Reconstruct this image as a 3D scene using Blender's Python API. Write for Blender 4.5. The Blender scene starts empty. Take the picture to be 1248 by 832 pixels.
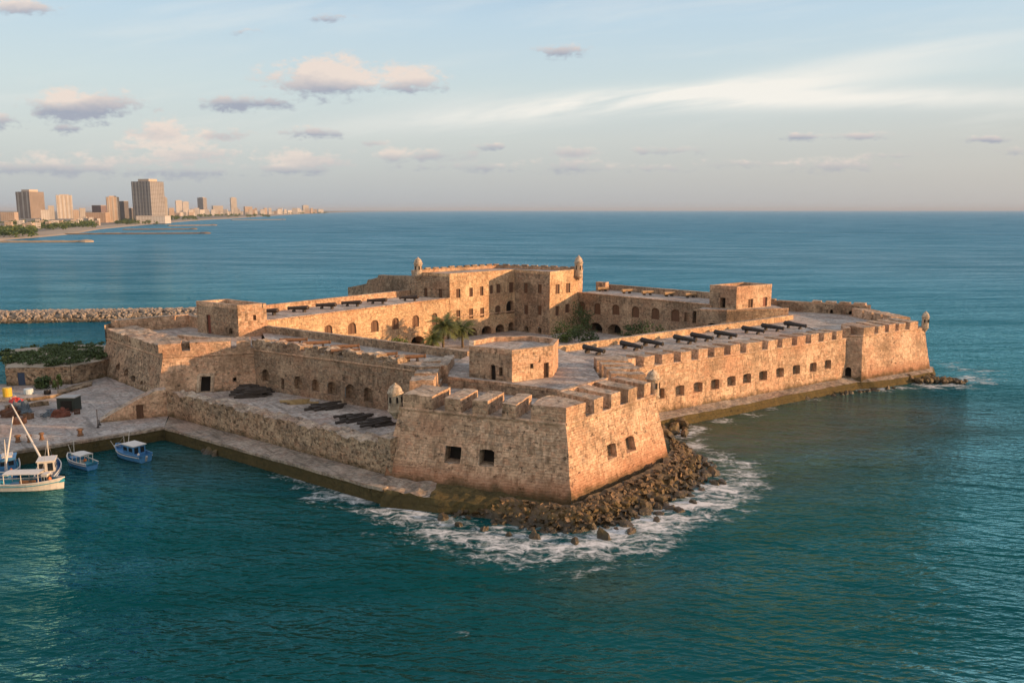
import bpy, bmesh, math, random
from mathutils import Vector, noise as mnoise
random.seed(7)
R = math.radians; HAZE = 2.8e-5
SC = bpy.context.scene
COL = SC.collection
# ------------------------------------------------------------------ camera
H = 36.0; FPX = 1000.0; PITCH = math.atan(160 / FPX)
cam_d = bpy.data.cameras.new('camera'); cam = bpy.data.objects.new('camera', cam_d); COL.objects.link(cam)
cam.location = (0, 0, H); cam.rotation_euler = (math.pi / 2 - PITCH, 0, 0)
cam_d.sensor_width = 36; cam_d.lens = 36 * FPX / 1248
cam_d.clip_start = 0.5; cam_d.clip_end = 200000
SC.camera = cam
CP, SP = math.cos(PITCH), math.sin(PITCH)
def ray(x, y):
    u = (x - 624) / FPX; v = (416 - y) / FPX
    return (u, CP + v * SP, -SP + v * CP)
def at(x, y, z):                       # photo pixel + height -> point in the world
    d = ray(x, y); t = (z - H) / d[2]
    return Vector((d[0] * t, d[1] * t, z))
def proj(p):
    d = p[1] * CP - (p[2] - H) * SP
    return (624 + FPX * p[0] / d, 416 - FPX * (p[1] * SP + (p[2] - H) * CP) / d)
# ------------------------------------------------------------------ light
SUN_AZ = R(-9); SUN_EL = R(9)
sund = bpy.data.lights.new('sun', 'SUN'); sun = bpy.data.objects.new('sun', sund); COL.objects.link(sun)
sund.energy = 5.0; sund.angle = R(0.6); sund.color = (1.0, 0.56, 0.265)
sdir = Vector((math.cos(SUN_AZ) * math.cos(SUN_EL), math.sin(SUN_AZ) * math.cos(SUN_EL), math.sin(SUN_EL)))
sun.rotation_euler = (-sdir).to_track_quat('-Z', 'Y').to_euler(); sun.location = (150, -20, 80)
SC.view_settings.view_transform = 'Standard'; SC.view_settings.look = 'None'
SC.view_settings.exposure = 0.5; SC.view_settings.gamma = 1; SC.view_settings.use_curve_mapping = False
SC.cycles.use_denoising = True
SC.cycles.max_bounces = 6; SC.cycles.volume_bounces = 0
# ---- node helpers
class NT:
    def __init__(s, tree): s.t = tree; s.n = tree.nodes; s.l = tree.links
    def node(s, kind, ins=None, **kw):
        n = s.n.new(kind)
        for k, v in kw.items(): setattr(n, k, v)
        for k, v in (ins or {}).items():
            sock = n.inputs[k]
            if isinstance(v, bpy.types.NodeSocket): s.l.new(v, sock)
            else: sock.default_value = v
        return n
    def math(s, op, a, b=None, c=None, clamp=False):
        n = s.n.new('ShaderNodeMath'); n.operation = op; n.use_clamp = clamp
        for i, v in enumerate((a, b, c)):
            if v is None: continue
            if isinstance(v, bpy.types.NodeSocket): s.l.new(v, n.inputs[i])
            else: n.inputs[i].default_value = v
        return n.outputs[0]
    def vmath(s, op, a, b=None):
        n = s.n.new('ShaderNodeVectorMath'); n.operation = op
        for i, v in enumerate((a, b)):
            if v is None: continue
            if isinstance(v, bpy.types.NodeSocket): s.l.new(v, n.inputs[i])
            else: n.inputs[i].default_value = v
        return n.outputs[0]
    def smooth(s, x, a, b):
        n = s.n.new('ShaderNodeMapRange'); n.interpolation_type = 'SMOOTHSTEP'
        for k, v in (('Value', x), ('From Min', a), ('From Max', b)):
            if isinstance(v, bpy.types.NodeSocket): s.l.new(v, n.inputs[k])
            else: n.inputs[k].default_value = v
        return n.outputs[0]
    def mix(s, f, a, b, mode='MIX'):
        n = s.n.new('ShaderNodeMix'); n.data_type = 'RGBA'; n.blend_type = mode
        for i, v in ((0, f), (6, a), (7, b)):
            if isinstance(v, bpy.types.NodeSocket): s.l.new(v, n.inputs[i])
            else: n.inputs[i].default_value = (v if i == 0 or len(v) == 4 else (*v, 1))
        return n.outputs[2]
    def noise(s, vec, scale, detail=4, rough=0.55):
        return s.node('ShaderNodeTexNoise', {'Vector': vec, 'Scale': scale, 'Detail': detail, 'Roughness': rough}).outputs['Fac']
    def ramp(s, x, stops):
        n = s.n.new('ShaderNodeValToRGB'); s.l.new(x, n.inputs[0])
        e = n.color_ramp.elements
        while len(e) > 1: e.remove(e[0])
        for i, (p, c) in enumerate(stops):
            k = e[0] if i == 0 else e.new(p)
            k.position = p; k.color = (*c, 1)
        return n.outputs[0]
def lin(r, g, b):
    f = lambda c: (c / 255 / 12.92) if c <= 10 else ((c / 255 + 0.055) / 1.055) ** 2.4
    return (f(r), f(g), f(b))
# ------------------------------------------------------------------ sky
world = bpy.data.worlds.new('World'); SC.world = world; world.use_nodes = True
def build_sky():
    T = NT(world.node_tree); T.n.clear()
    out = T.node('ShaderNodeOutputWorld'); bg = T.node('ShaderNodeBackground')
    T.l.new(bg.outputs[0], out.inputs[0])
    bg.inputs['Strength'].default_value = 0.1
    sky = T.node('ShaderNodeTexSky', sky_type='NISHITA', sun_disc=False)
    sky.sun_elevation = SUN_EL; sky.sun_rotation = math.pi / 2 - SUN_AZ
    sky.air_density = 1.0; sky.dust_density = 1.5; sky.ozone_density = 1.5
    tc = T.node('ShaderNodeTexCoord'); sep = T.node('ShaderNodeSeparateXYZ', {0: tc.outputs['Generated']})
    X, Y, Z = sep.outputs
    ymax = T.math('MAXIMUM', Y, 0.08)
    az = T.math('DIVIDE', X, ymax); el = T.math('DIVIDE', Z, ymax)
    front = T.smooth(Y, 0.1, 0.35)
    # clear evening air: mauve by the horizon, pale blue-green above
    K = 7.2
    def c(r, g, b): return tuple(v * K for v in lin(r, g, b))
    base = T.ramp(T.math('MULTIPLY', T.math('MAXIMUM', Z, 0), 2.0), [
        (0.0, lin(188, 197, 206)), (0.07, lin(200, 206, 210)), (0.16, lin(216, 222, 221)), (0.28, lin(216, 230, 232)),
        (0.42, lin(203, 226, 240)), (0.54, lin(182, 211, 236)), (0.72, (0.62, 0.72, 0.86)), (1.0, (0.72, 0.74, 0.84))])  # top stops, above the view, raised as extra fill for shaded walls
    # warm fill light added to the unseen sky beside and behind the camera
    fill_glow = T.smooth(Y, 0.30, -0.25)
    base = T.mix(T.math('MULTIPLY', fill_glow, T.math('SUBTRACT', 1.0, T.smooth(Z, 0.35, 0.95))), base, (1.12, 0.90, 0.70, 1))
    warm = T.smooth(az, -0.5, 0.9)
    base = T.mix(T.math('MULTIPLY', warm, T.math('MULTIPLY', 0.7, T.math('SUBTRACT', 1.0, T.smooth(Z, 0.03, 0.16)))), base, lin(207, 201, 196))
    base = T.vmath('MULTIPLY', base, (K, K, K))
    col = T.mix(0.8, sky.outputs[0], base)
    # cirrus veil on the right
    cv = T.node('ShaderNodeCombineXYZ', {0: az, 1: T.math('MULTIPLY', T.math('SUBTRACT', el, T.math('MULTIPLY', az, 0.13)), 9.0), 2: 0.0}).outputs[0]
    wv = T.node('ShaderNodeTexNoise', {'Vector': cv, 'Scale': 1.6, 'Detail': 2.0})
    cv2 = T.vmath('ADD', cv, T.vmath('MULTIPLY', wv.outputs['Color'], (0.25, 0.5, 0)))
    cn = T.noise(cv2, 2.6, 6, 0.6)
    def gauss(a0, e0, w, h, tilt=0.0):
        a = T.math('SUBTRACT', az, a0); e = T.math('SUBTRACT', el, e0)
        if tilt: e = T.math('SUBTRACT', e, T.math('MULTIPLY', a, tilt))
        a = T.math('POWER', T.math('ABSOLUTE', T.math('DIVIDE', a, w)), 2.0); e = T.math('POWER', T.math('ABSOLUTE', T.math('DIVIDE', e, h)), 2.0)
        return T.math('EXPONENT', T.math('MULTIPLY', T.math('ADD', a, e), -1.0))
    def ae(px, py):
        d = ray(px, py); return d[0] / d[1], d[2] / d[1]
    def band(px, py, w, h, tilt):
        a, e = ae(px, py); return gauss(a, e, w, h, tilt)
    veil = T.math('ADD', T.math('ADD', band(880, 110, .24, .016, .11), band(1010, 120, .33, .012, 0.01)),
                  T.math('ADD', T.math('MULTIPLY', band(640, 135, .22, .012, .09), .7), T.math('MULTIPLY', band(1150, 58, .16, .010, .13), .5)))
    veil = T.math('MULTIPLY', veil, T.smooth(cn, 0.30, 0.62), clamp=True)
    wide = T.math('MULTIPLY', T.math('MULTIPLY', T.smooth(el, 0.03, 0.10), T.smooth(cn, 0.46, 0.8)), 0.30)
    veil = T.math('MULTIPLY', T.math('MAXIMUM', veil, wide), T.math('MULTIPLY', front, 1.0))
    col = T.mix(veil, col, c(244, 241, 233))
    # small cumulus, each with its own place in the sky
    nv = T.node('ShaderNodeCombineXYZ', {0: T.math('MULTIPLY', az, 1.0), 1: T.math('MULTIPLY', el, 1.9), 2: 0.3}).outputs[0]
    n1 = T.noise(nv, 62, 8, 0.68); n2 = T.noise(nv, 22, 4, 0.55)
    nsum = T.math('ADD', T.math('MULTIPLY', T.math('SUBTRACT', n1, 0.5), 2.2), T.math('MULTIPLY', T.math('SUBTRACT', n2, 0.5), 1.6))
    clouds = [  # px, py, half width, half height (px), weight, bright
        (108, 131, 62, 15, 1.0, .25), (78, 122, 22, 13, .9, .9), (398, 95, 58, 18, 1.1, .8), (495, 97, 38, 14, .95, .85), (440, 100, 70, 9, .6, .6),
        (302, 126, 44, 9, .85, .2), (195, 166, 38, 15, .95, .75), (268, 166, 34, 8, .75, .25), (228, 178, 75, 8, .55, .5), (383, 162, 38, 7, .7, .35),
        (685, 62, 28, 8, .75, .45), (460, 175, 20, 5, .7, .3), (597, 179, 22, 4, .65, .3), (372, 196, 48, 11, .85, .7), (478, 188, 22, 9, .8, .8),
        (520, 190, 60, 8, .6, .4), (697, 185, 26, 7, .8, .65), (810, 184, 45, 6, .6, .45), (978, 167, 24, 4, .7, .35), (1045, 166, 34, 5, .7, .6),
        (1205, 170, 24, 4, .7, .4), (30, 8, 34, 8, .85, .8), (12, 148, 26, 9, .7, .3), (120, 196, 130, 10, .6, .5), (82, 158, 18, 5, .65, .25),
        (700, 202, 70, 8, .5, .5), (1010, 202, 70, 8, .5, .6), (405, 22, 24, 6, .45, .35), (300, 40, 26, 5, .4, .35), (240, 190, 70, 12, .7, .6), (1235, 185, 20, 5, .6, .4), (60, 205, 120, 9, .75, .25), (200, 212, 150, 8, .6, .2), (330, 205, 60, 7, .65, .45), (160, 178, 30, 6, .6, .5), (560, 205, 80, 6, .5, .3), (790, 205, 50, 6, .55, .6), (1090, 190, 40, 4, .5, .4), (900, 200, 60, 5, .5, .4)]
    total = None; br = None
    for (px, py, w, h, wt, b) in clouds:
        a, e = ae(px, py)
        g = T.math('MULTIPLY', gauss(a, e, w / FPX * 1.1, h / FPX * 1.15), wt)
        total = g if total is None else T.math('MAXIMUM', total, g)
        tt = T.math('MULTIPLY_ADD', T.math('DIVIDE', T.math('SUBTRACT', el, e), h / FPX), 0.60, b * 0.75 - 0.02)
        gb = T.math('MULTIPLY', g, tt)
        br = gb if br is None else T.math('ADD', br, gb)
    dens = T.math('ADD', total, T.math('MULTIPLY', nsum, 0.75))
    mask = T.math('MULTIPLY', T.math('MULTIPLY', T.smooth(dens, 0.20, 0.78), T.smooth(total, 0.03, 0.2)), front)
    bright = T.math('ADD', T.math('DIVIDE', br, T.math('MAXIMUM', total, 0.15)), T.math('MULTIPLY', T.math('SUBTRACT', n1, .5), 0.8), clamp=True)
    ccol = T.mix(bright, c(160, 166, 182), c(238, 221, 209))
    fade = T.math('MULTIPLY_ADD', T.smooth(el, 0.02, 0.11), 0.35, 0.55)
    col = T.mix(T.math('MULTIPLY', mask, fade), col, ccol)
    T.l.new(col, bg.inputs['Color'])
build_sky()
# ------------------------------------------------------------------ materials
MATS = {}
def new_mat(name):
    m = bpy.data.materials.new(name); m.use_nodes = True
    T = NT(m.node_tree); b = T.n['Principled BSDF']
    MATS[name] = m
    return m, T, b
def plain(name, colr, rough=0.7, var=0.25, scale=3.0, metal=0.0, bump=0.0):
    m, T, b = new_mat(name)
    pos = T.node('ShaderNodeTexCoord').outputs['Object']
    n = T.noise(pos, scale, 5, 0.6)
    f = T.math('MULTIPLY_ADD', n, 2 * var, 1 - var)
    cc = T.mix(1.0, (*colr, 1), T.node('ShaderNodeCombineXYZ', {0: f, 1: f, 2: f}).outputs[0], 'MULTIPLY')
    T.l.new(cc, b.inputs['Base Color'])
    b.inputs['Roughness'].default_value = rough; b.inputs['Metallic'].default_value = metal
    if bump:
        bp = T.node('ShaderNodeBump', {'Height': n, 'Strength': 0.6, 'Distance': bump}); T.l.new(bp.outputs[0], b.inputs['Normal'])
    return m
def stone(name, c1, c2, cd, bw=0.7, bh=0.34, pit=0.62, algae=True, red=False, joint=0.42, stain=0.85):
    m, T, b = new_mat(name)
    uv = T.node('ShaderNodeTexCoord').outputs['UV']
    pos = T.node('ShaderNodeNewGeometry').outputs['Position']
    w = T.node('ShaderNodeTexNoise', {'Vector': pos, 'Scale': 0.9, 'Detail': 3.0}).outputs['Color']
    uvw = T.vmath('ADD', uv, T.vmath('MULTIPLY', T.vmath('SUBTRACT', w, (.5, .5, .5)), (0.55, 0.42, 0)))
    br = T.node('ShaderNodeTexBrick', {'Vector': uvw, 'Scale': 1.0, 'Color1': (*c1, 1), 'Color2': (*c2, 1), 'Mortar': (*[v * .55 for v in cd], 1),
                                       'Mortar Size': 0.03, 'Mortar Smooth': 0.6, 'Bias': 0.0, 'Brick Width': bw, 'Row Height': bh})
    fac = br.outputs['Fac']
    # block to block variation
    cell = T.node('ShaderNodeTexVoronoi', {'Vector': T.vmath('MULTIPLY', uvw, (1.45, 2.7, 1)), 'Scale': 1.0}).outputs['Color']
    cs = T.node('ShaderNodeSeparateColor', {0: cell}).outputs[0]
    col = T.mix(joint, T.mix(0.5, (*c1, 1), (*c2, 1)), br.outputs['Color'])
    col = T.mix(T.math('MULTIPLY', T.smooth(cs, 0.60, 0.95), 0.7), col, (*cd, 1))
    cg = T.node('ShaderNodeSeparateColor', {0: cell}).outputs[1]
    col = T.mix(T.math('MULTIPLY', T.smooth(cg, 0.60, 0.95), 0.55), col, (c1[0] * .86, c1[1] * .66, c1[2] * .60, 1))
    col = T.mix(T.math('MULTIPLY', T.smooth(cg, 0.34, 0.05), 0.45), col, (c1[0] * .62, c1[1] * .70, c1[2] * .78, 1))
    col = T.mix(T.math('MULTIPLY', T.smooth(cs, 0.30, 0.02), 0.50), col, (*[min(1, v * 1.35) for v in c1], 1))
    big = T.noise(pos, 0.16, 6, 0.62)
    col = T.mix(T.math('MULTIPLY', T.smooth(big, 0.47, 0.70), stain), col, (*cd, 1))
    pale = T.noise(T.vmath('ADD', pos, (31, 7, 3)), 0.22, 5, 0.6)
    col = T.mix(T.math('MULTIPLY', T.smooth(pale, 0.52, 0.66), 0.65), col, (*[min(1, v * 1.3) for v in c1], 1))
    rd = T.noise(T.vmath('ADD', pos, (5, 61, 13)), 0.11, 5, 0.65)
    col = T.mix(T.math('MULTIPLY', T.smooth(rd, 0.48, 0.66), 0.55), col, (c1[0] * .88, c1[1] * .68, c1[2] * .62, 1))
    gy = T.noise(T.vmath('ADD', pos, (77, 3, 41)), 0.2, 6, 0.7)
    col = T.mix(T.math('MULTIPLY', T.smooth(gy, 0.54, 0.70), 0.6), col, (cd[0] * 1.05, cd[1] * 1.15, cd[2] * 1.25, 1))
    st = T.noise(T.vmath('MULTIPLY', uv, (0.9, 0.10, 1)), 1.0, 5, 0.65)
    col = T.mix(T.math('MULTIPLY', T.smooth(st, 0.50, 0.68), 0.7), col, (*[v * .62 for v in cd], 1))
    fine = T.noise(pos, 2.4, 6, 0.7)
    pits = T.smooth(T.noise(T.vmath('MULTIPLY', pos, (1, 1, 1.5)), 1.15, 3, 0.75), pit, pit + 0.07)
    f = T.math('MULTIPLY_ADD', fine, 2.0, 0.03)
    col = T.mix(1.0, col, T.node('ShaderNodeCombineXYZ', {0: f, 1: f, 2: f}).outputs[0], 'MULTIPLY')
    col = T.mix(T.math('MULTIPLY', pits, 0.72), col, (0.045, 0.036, 0.026, 1))
    z = T.node('ShaderNodeSeparateXYZ', {0: pos}).outputs[2]
    if red:
        rz = T.math('MULTIPLY', T.smooth(T.math('ADD', z, T.math('MULTIPLY', big, 3.0)), 6.4, 3.6), 0.6)
        col = T.mix(rz, col, (0.34, 0.15, 0.085, 1))
    if algae:
        az = T.smooth(T.math('ADD', z, T.math('MULTIPLY', T.noise(pos, 0.5, 4), -2.6)), 1.7, 0.2)
        col = T.mix(T.math('MULTIPLY', az, 0.85), col, (0.05, 0.045, 0.02, 1))
    T.l.new(col, b.inputs['Base Color'])
    b.inputs['Roughness'].default_value = 0.92
    b.inputs['Specular IOR Level'].default_value = 0.2
    hgt = T.math('SUBTRACT', T.math('MULTIPLY_ADD', fac, -0.5, T.math('ADD', fine, T.math('MULTIPLY', cs, .35))), T.math('MULTIPLY', pits, 0.9))
    bp = T.node('ShaderNodeBump', {'Height': hgt, 'Strength': 0.8, 'Distance': 0.13})
    T.l.new(bp.outputs[0], b.inputs['Normal'])
    return m
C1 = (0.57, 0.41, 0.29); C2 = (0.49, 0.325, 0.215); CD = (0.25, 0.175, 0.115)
S_WALL = stone('sandstone_masonry', C1, C2, CD)
S_FRONT = stone('sandstone_bastion', C1, C2, CD, red=True, pit=0.60)
S_SMOOTH = stone('rendered_masonry', (0.58, 0.43, 0.28), (0.50, 0.35, 0.21), (0.29, 0.20, 0.13), pit=0.65, algae=False, joint=0.5, stain=0.55)
S_DARK = stone('weathered_shade_masonry', (0.40, 0.315, 0.23), (0.31, 0.235, 0.165), (0.13, 0.10, 0.075), pit=0.60, algae=False, stain=0.9)  # dark stained stone; on faces away from the sun it paints in shade
S_RUBBLE = stone('rubble_masonry', (0.44, 0.345, 0.245), (0.33, 0.25, 0.17), (0.16, 0.122, 0.088), bw=0.6, bh=0.4, pit=0.55, algae=True, stain=0.9)
S_TRIM = stone('pale_trim_stone', (0.50, 0.42, 0.32), (0.44, 0.36, 0.27), (0.25, 0.2, 0.15), bw=1.4, bh=0.6, pit=0.68, algae=False, joint=.4)
S_TOP = stone('parapet_top_stone', (0.44, 0.37, 0.29), (0.36, 0.295, 0.22), (0.17, 0.14, 0.11), bw=1.1, bh=0.6, pit=0.59, algae=False)
S_DECK = stone('paving_flags', (0.42, 0.39, 0.35), (0.35, 0.32, 0.285), (0.19, 0.17, 0.15), bw=1.6, bh=1.2, pit=0.70, algae=False, joint=.5)
S_YARD = stone('yard_concrete', (0.37, 0.345, 0.315), (0.33, 0.31, 0.285), (0.2, 0.185, 0.17), bw=4, bh=3, pit=0.74, algae=False, joint=.25)
S_QUAY = stone('quay_paving', (0.33, 0.285, 0.235), (0.27, 0.23, 0.185), (0.14, 0.12, 0.095), bw=2.6, bh=0.8, pit=0.66, algae=False, joint=.7)
S_QWALL = stone('quay_wall_algae', (0.25, 0.19, 0.085), (0.20, 0.145, 0.06), (0.07, 0.06, 0.03), bw=1.6, bh=.7, pit=0.58, algae=True, stain=.9)
WOOD = plain('shutter_wood', (0.12, 0.062, 0.036), 0.75, 0.45, 4)
WOOD_RED = plain('red_brown_door', (0.16, 0.05, 0.035), 0.7, 0.35, 4)
BLACK = plain('dark_opening', (0.012, 0.010, 0.009), 0.95, 0.3, 2)
BLUE_DOOR = plain('blue_door_paint', (0.02, 0.045, 0.10), 0.5, 0.3, 3)
IRON = plain('black_iron', (0.030, 0.027, 0.026), 0.55, 0.4, 5, 0.3, 0.02)
RUST = plain('rusty_iron', (0.17, 0.092, 0.05), 0.85, 0.5, 3, 0.0, 0.02)
RUST_PALE = plain('pale_rusty_iron', (0.36, 0.24, 0.13), 0.85, 0.45, 3, 0.0, 0.02)
TIMBER = plain('tarred_timber', (0.05, 0.043, 0.038), 0.9, 0.8, 1.2, 0.0, 0.05)
TIMBER_PALE = plain('pale_timber', (0.34, 0.25, 0.12), 0.85, 0.5, 2, 0.0, 0.05)
LEAF = plain('foliage_green', (0.085, 0.13, 0.022), 0.7, 0.75, 0.9)
LEAF_DARK = plain('foliage_dark', (0.045, 0.080, 0.022), 0.75, 0.7, 0.8)
PALM_LEAF = plain('palm_leaf', (0.095, 0.12, 0.03), 0.65, 0.7, 0.9)
BARK = plain('bark', (0.13, 0.095, 0.06), 0.9, 0.4, 3)
WHITE = plain('white_boat_paint', (0.55, 0.53, 0.49), 0.55, 0.3, 2.5)
BLUE = plain('blue_boat_paint', (0.05, 0.19, 0.40), 0.5, 0.5, 2.2)
TEAL = plain('turquoise_boat_paint', (0.02, 0.26, 0.36), 0.5, 0.3, 1.5)
GLASS = plain('dark_glass', (0.015, 0.02, 0.025), 0.1, 0.1, 2)
REDP = plain('faded_red_plastic', (0.42, 0.035, 0.03), 0.6, 0.3, 3)
ORANGEP = plain('orange_buoy_plastic', (0.55, 0.16, 0.04), 0.6, 0.25, 3)
YELLOW = plain('yellow_tank_plastic', (0.55, 0.37, 0.03), 0.55, 0.2, 2)
GREY = plain('grey_metal', (0.3, 0.3, 0.29), 0.6, 0.2, 3)
NET = plain('fishing_net', (0.09, 0.045, 0.03), 0.95, 0.6, 4, 0.0, 0.05)
NETB = plain('blue_grey_net', (0.09, 0.12, 0.15), 0.95, 0.5, 4, 0.0, 0.05)
DKGREEN = plain('dark_green_paint', (0.018, 0.03, 0.026), 0.6, 0.3, 2)
# ------------------------------------------------------------------ mesh builder
class MB:
    def __init__(s): s.v = []; s.f = []; s.m = []
    def poly(s, pts, m=0):
        i = len(s.v); s.v += [Vector(p) for p in pts]; s.f.append(tuple(range(i, i + len(pts)))); s.m.append(m)
    def quad(s, a, b, c, d, m=0, step=None):
        a, b, c, d = map(Vector, (a, b, c, d))
        if not step: return s.poly((a, b, c, d), m)
        nu = max(1, round(max((b - a).length, (c - d).length) / step)); nv = max(1, round(max((d - a).length, (c - b).length) / step))
        i0 = len(s.v)
        for j in range(nv + 1):
            for i in range(nu + 1):
                s.v.append(a.lerp(b, i / nu).lerp(d.lerp(c, i / nu), j / nv))
        for j in range(nv):
            for i in range(nu):
                k = i0 + j * (nu + 1) + i
                s.f.append((k, k + 1, k + nu + 2, k + nu + 1)); s.m.append(m)
    def block(s, q, z0, z1, m=0, mt=None, step=None, zin=None, bottom=False):
        # q: outer-left, outer-right, inner-right, inner-left (2D); zin: top height on the inner side
        zi = z1 if zin is None else zin
        z0s = z0 if isinstance(z0, (tuple, list)) else (z0,) * 4
        zt = (z1, z1, zi, zi) if not isinstance(z1, (tuple, list)) else z1
        lo = [Vector((p[0], p[1], z)) for p, z in zip(q, z0s)]; hi = [Vector((p[0], p[1], z)) for p, z in zip(q, zt)]
        for k in range(4):
            s.quad(lo[k], lo[(k + 1) % 4], hi[(k + 1) % 4], hi[k], m, step)
        s.quad(*hi, m if mt is None else mt, step)
        if bottom: s.quad(*lo, m)
    def box(s, c, size, rz=0, m=0, tilt=None):
        hx, hy, hz = size[0] / 2, size[1] / 2, size[2] / 2
        cr, sr = math.cos(rz), math.sin(rz)
        P = []
        for (x, y, z) in ((-1, -1, -1), (1, -1, -1), (1, 1, -1), (-1, 1, -1), (-1, -1, 1), (1, -1, 1), (1, 1, 1), (-1, 1, 1)):
            X, Y, Z = x * hx, y * hy, z * hz
            P.append(Vector((c[0] + X * cr - Y * sr, c[1] + X * sr + Y * cr, c[2] + Z)))
        for q in ((0, 1, 5, 4), (1, 2, 6, 5), (2, 3, 7, 6), (3, 0, 4, 7), (4, 5, 6, 7), (3, 2, 1, 0)):
            s.poly([P[i] for i in q], m)
    def beam(s, p, q, w, h, m=0):
        p, q = Vector(p), Vector(q); d = (q - p).normalized(); side = d.cross(Vector((0, 0, 1)))
        side = side.normalized() * (w / 2) if side.length > 1e-4 else Vector((w / 2, 0, 0)); up = side.cross(d).normalized() * (h / 2)
        A = [p + side * a + up * b for a, b in ((-1, -1), (1, -1), (1, 1), (-1, 1))]; B = [x + (q - p) for x in A]
        for k in range(4): s.poly((A[k], A[(k + 1) % 4], B[(k + 1) % 4], B[k]), m)
        s.poly(A, m); s.poly(B, m)
    def tube(s, pts, rad, n=8, m=0, cap=True):
        pts = [Vector(p) for p in pts]; rings = []
        for i, p in enumerate(pts):
            d = (pts[min(i + 1, len(pts) - 1)] - pts[max(i - 1, 0)]).normalized()
            a = d.cross(Vector((0, 0, 1)) if abs(d.z) < 0.9 else Vector((1, 0, 0))).normalized(); b = d.cross(a)
            r = rad[i] if isinstance(rad, (list, tuple)) else rad
            i0 = len(s.v); s.v += [p + (a * math.cos(t) + b * math.sin(t)) * r for t in (2 * math.pi * k / n for k in range(n))]
            rings.append(i0)
        for a, b in zip(rings, rings[1:]):
            for k in range(n):
                s.f.append((a + k, a + (k + 1) % n, b + (k + 1) % n, b + k)); s.m.append(m)
        if cap:
            s.f.append(tuple(rings[0] + k for k in range(n))); s.m.append(m)
            s.f.append(tuple(rings[-1] + k for k in range(n))); s.m.append(m)
    def lathe(s, c, prof, n=12, m=0, a0=0.0):
        rings = []
        for r, z in prof:
            i0 = len(s.v); s.v += [Vector((c[0] + r * math.cos(a0 + 2 * math.pi * k / n), c[1] + r * math.sin(a0 + 2 * math.pi * k / n), z)) for k in range(n)]
            rings.append(i0)
        for a, b in zip(rings, rings[1:]):
            for k in range(n):
                s.f.append((a + k, a + (k + 1) % n, b + (k + 1) % n, b + k)); s.m.append(m)
        s.f.append(tuple(rings[0] + k for k in range(n))); s.m.append(m)
        s.f.append(tuple(rings[-1] + k for k in range(n))); s.m.append(m)
    def build(s, name, mats, parent=None, rough=0.0, freq=0.55, erode=None, smooth=False):
        vs = s.v
        if rough or erode:
            out = []
            for v in vs:
                d = mnoise.noise_vector(v * freq) * rough + mnoise.noise_vector(v * (freq * 3.1)) * (rough * 0.55)
                if erode:
                    z0, z1, amp = erode
                    k = max(0.0, min(1.0, (v.z - z0) / (z1 - z0)))
                    e = mnoise.noise(v * 0.45) + 0.6 * mnoise.noise(v * 1.1) + .35 * mnoise.noise(v * 2.5)
                    d = d + Vector((mnoise.noise(v * .9 + Vector((9, 0, 0))) * .4, mnoise.noise(v * .9 + Vector((0, 9, 0))) * .4, min(0.35, e) * 1.0 - 0.25)) * (amp * k)
                out.append(v + d)
            vs = out
        off = parent_loc(parent)
        me = bpy.data.meshes.new(name)
        me.from_pydata([tuple(v - off) for v in vs], [], s.f)
        for m in (mats if isinstance(mats, (list, tuple)) else [mats]): me.materials.append(m)
        me.polygons.foreach_set('material_index', s.m)
        if smooth: me.polygons.foreach_set('use_smooth', [True] * len(s.f))
        uvl = me.uv_layers.new(name='UVMap').data
        for p in me.polygons:
            n = p.normal
            if abs(n.z) < 0.75:
                t = Vector((-n.y, n.x, 0)).normalized()
                for li in p.loop_indices:
                    v = vs[me.loops[li].vertex_index]; uvl[li].uv = (v.x * t.x + v.y * t.y, v.z)
            else:
                for li in p.loop_indices:
                    v = vs[me.loops[li].vertex_index]; uvl[li].uv = (v.x * .8 + v.y * .6, v.y * .8 - v.x * .6)
        o = bpy.data.objects.new(name, me); COL.objects.link(o)
        if parent: o.parent = parent
        return o
LOC = {}
def parent_loc(p):
    off = Vector((0, 0, 0))
    while p is not None:
        off = off + p.location; p = p.parent
    return off
def thing(name, label, cat, loc=(0, 0, 0), group=None, rz=0):
    o = bpy.data.objects.new(name, None); COL.objects.link(o); o.empty_display_size = 0.5
    o.location = loc; o.rotation_euler = (0, 0, rz); o['label'] = label; o['category'] = cat
    if group: o['group'] = group
    return o
def tag(o, label, cat, group=None, kind=None):
    o['label'] = label; o['category'] = cat
    if group: o['group'] = group
    if kind: o['kind'] = kind
    return o
def struct(o): o['kind'] = 'structure'; return o
def stuff(o, label=None, cat=None):
    o['kind'] = 'stuff'
    if label: o['label'] = label; o['category'] = cat
    return o
def copy_tree(o, parent=None):
    c = o.copy(); COL.objects.link(c); c.parent = parent
    for ch in o.children: copy_tree(ch, c)
    return c
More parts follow.
